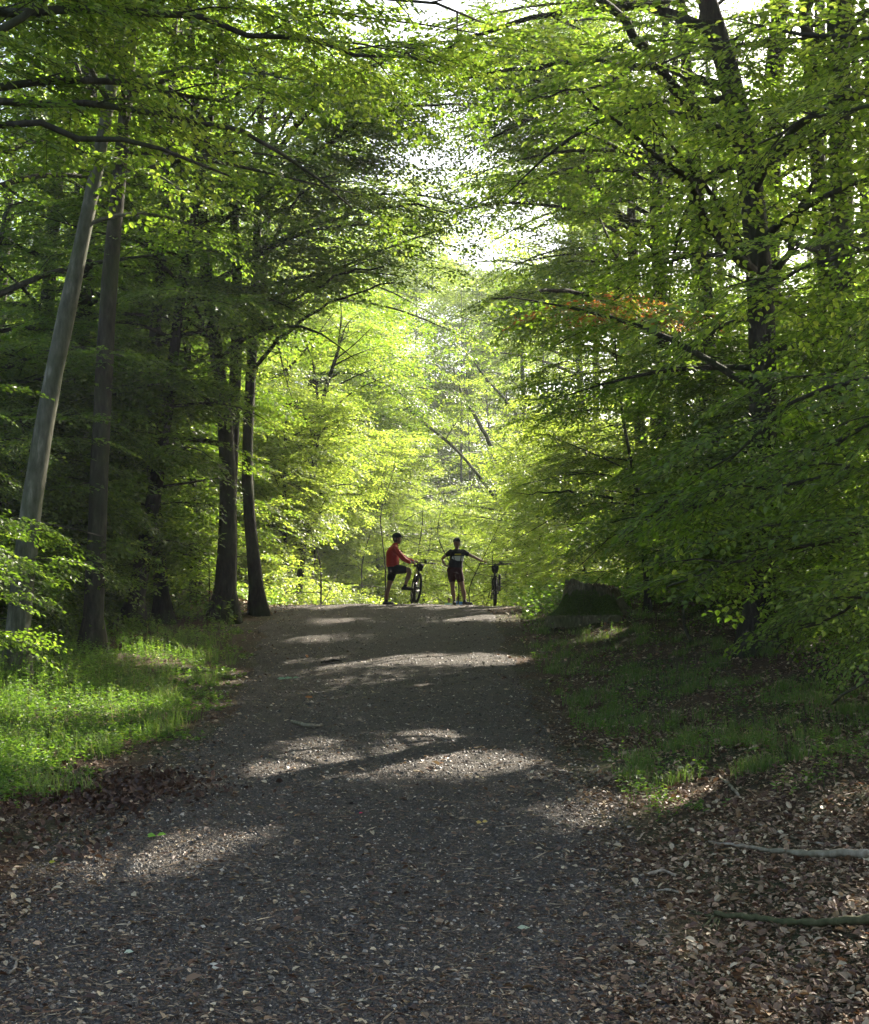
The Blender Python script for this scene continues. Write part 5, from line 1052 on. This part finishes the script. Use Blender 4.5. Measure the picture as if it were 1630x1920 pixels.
# single leaves that catch the eye
def oneleaf(px, py, s, col, label, n_=1, seed=1, cat='leaf'):
    q = np.random.default_rng(seed); p = G(px, py); p[2] = float(pz(p[0], p[1])) + .022
    b = MB()
    for i in range(n_):
        th = q.uniform(-.5, .5) + (i % 2) * 2.6; D = np.array([[math.cos(th), math.sin(th), .15]]); Nn = np.array([[q.normal(0, .3), -.5 + q.normal(0, .2), 1]])
        leaves(b, np.array([[(i - n_ / 2) * s * .5, q.normal(0, .02), .004 * i]]), D, Nn, s, s * .65, np.array([.6]), 0, True)
    m_ = leaf_mat('single_leaf', [(0, col), (1, col)], [(0, tuple(c * 1.5 for c in col)), (1, tuple(c * 1.5 for c in col))], .3)
    o = b.build('fallen_leaf', m_); o.location = p; tag(o, label, cat)
oneleaf(290, 1581, .075, (.18, .36, .02), 'bright green pair of leaves lying on the dark path, lower left', 3, 1)
oneleaf(540, 1281, .11, (.22, .34, .20), 'pale green torn-off sprig lying on the left side of the path', 5, 2)
oneleaf(902, 1556, .05, (.5, .36, .08), 'crumpled yellow leaf right of the middle of the path', 3, 3)
oneleaf(988, 1760, .07, (.42, .46, .30), 'large pale greenish leaf lower right of the middle of the path', 2, 4)
oneleaf(675, 1541, .04, (.55, .03, .08), 'tiny crimson petal in the middle of the path', 1, 5)
oneleaf(406, 1838, .06, (.62, .57, .44), 'cream leaf alone on the gravel near the bottom left', 2, 6)
oneleaf(238, 1801, .06, (.50, .55, .38), 'pale mint leaf on the gravel, left of the cream leaf', 1, 7)
oneleaf(582, 1314, .08, (.35, .13, .03), 'orange brown leaf left of the middle of the path', 2, 8)
oneleaf(94, 1624, .05, (.45, .45, .03), 'small yellow leaf at the left edge of the path near the herbs', 1, 9)
oneleaf(1187, 1820, .06, (.62, .52, .36), 'cream curled leaf on the gravel near the bottom right edge of the path', 2, 10)
# ------------------------------------------------------------ haze
m = bpy.data.materials.new('haze_air'); m.use_nodes = True; N = m.node_tree.nodes; L = m.node_tree.links; N.clear()
pv = N.new('ShaderNodeVolumePrincipled'); pv.inputs['Color'].default_value = (.9, .95, 1, 1); pv.inputs['Density'].default_value = .00055; pv.inputs['Anisotropy'].default_value = .5
om = N.new('ShaderNodeOutputMaterial'); L.new(pv.outputs[0], om.inputs['Volume']); M['haze_air'] = m
mb = MB(); X0, X1, Y0, Y1, Z0, Z1 = -185, 185, -15, 265, -8, 42
mb.add([(X0, Y0, Z0), (X1, Y0, Z0), (X1, Y1, Z0), (X0, Y1, Z0), (X0, Y0, Z1), (X1, Y0, Z1), (X1, Y1, Z1), (X0, Y1, Z1)],
       [(3, 2, 1, 0), (4, 5, 6, 7), (0, 1, 5, 4), (1, 2, 6, 5), (2, 3, 7, 6), (3, 0, 4, 7)])
o = mb.build('haze', 'haze_air'); tag(o, 'pale sunlit haze hanging in the air along the path', 'haze', kind='stuff')
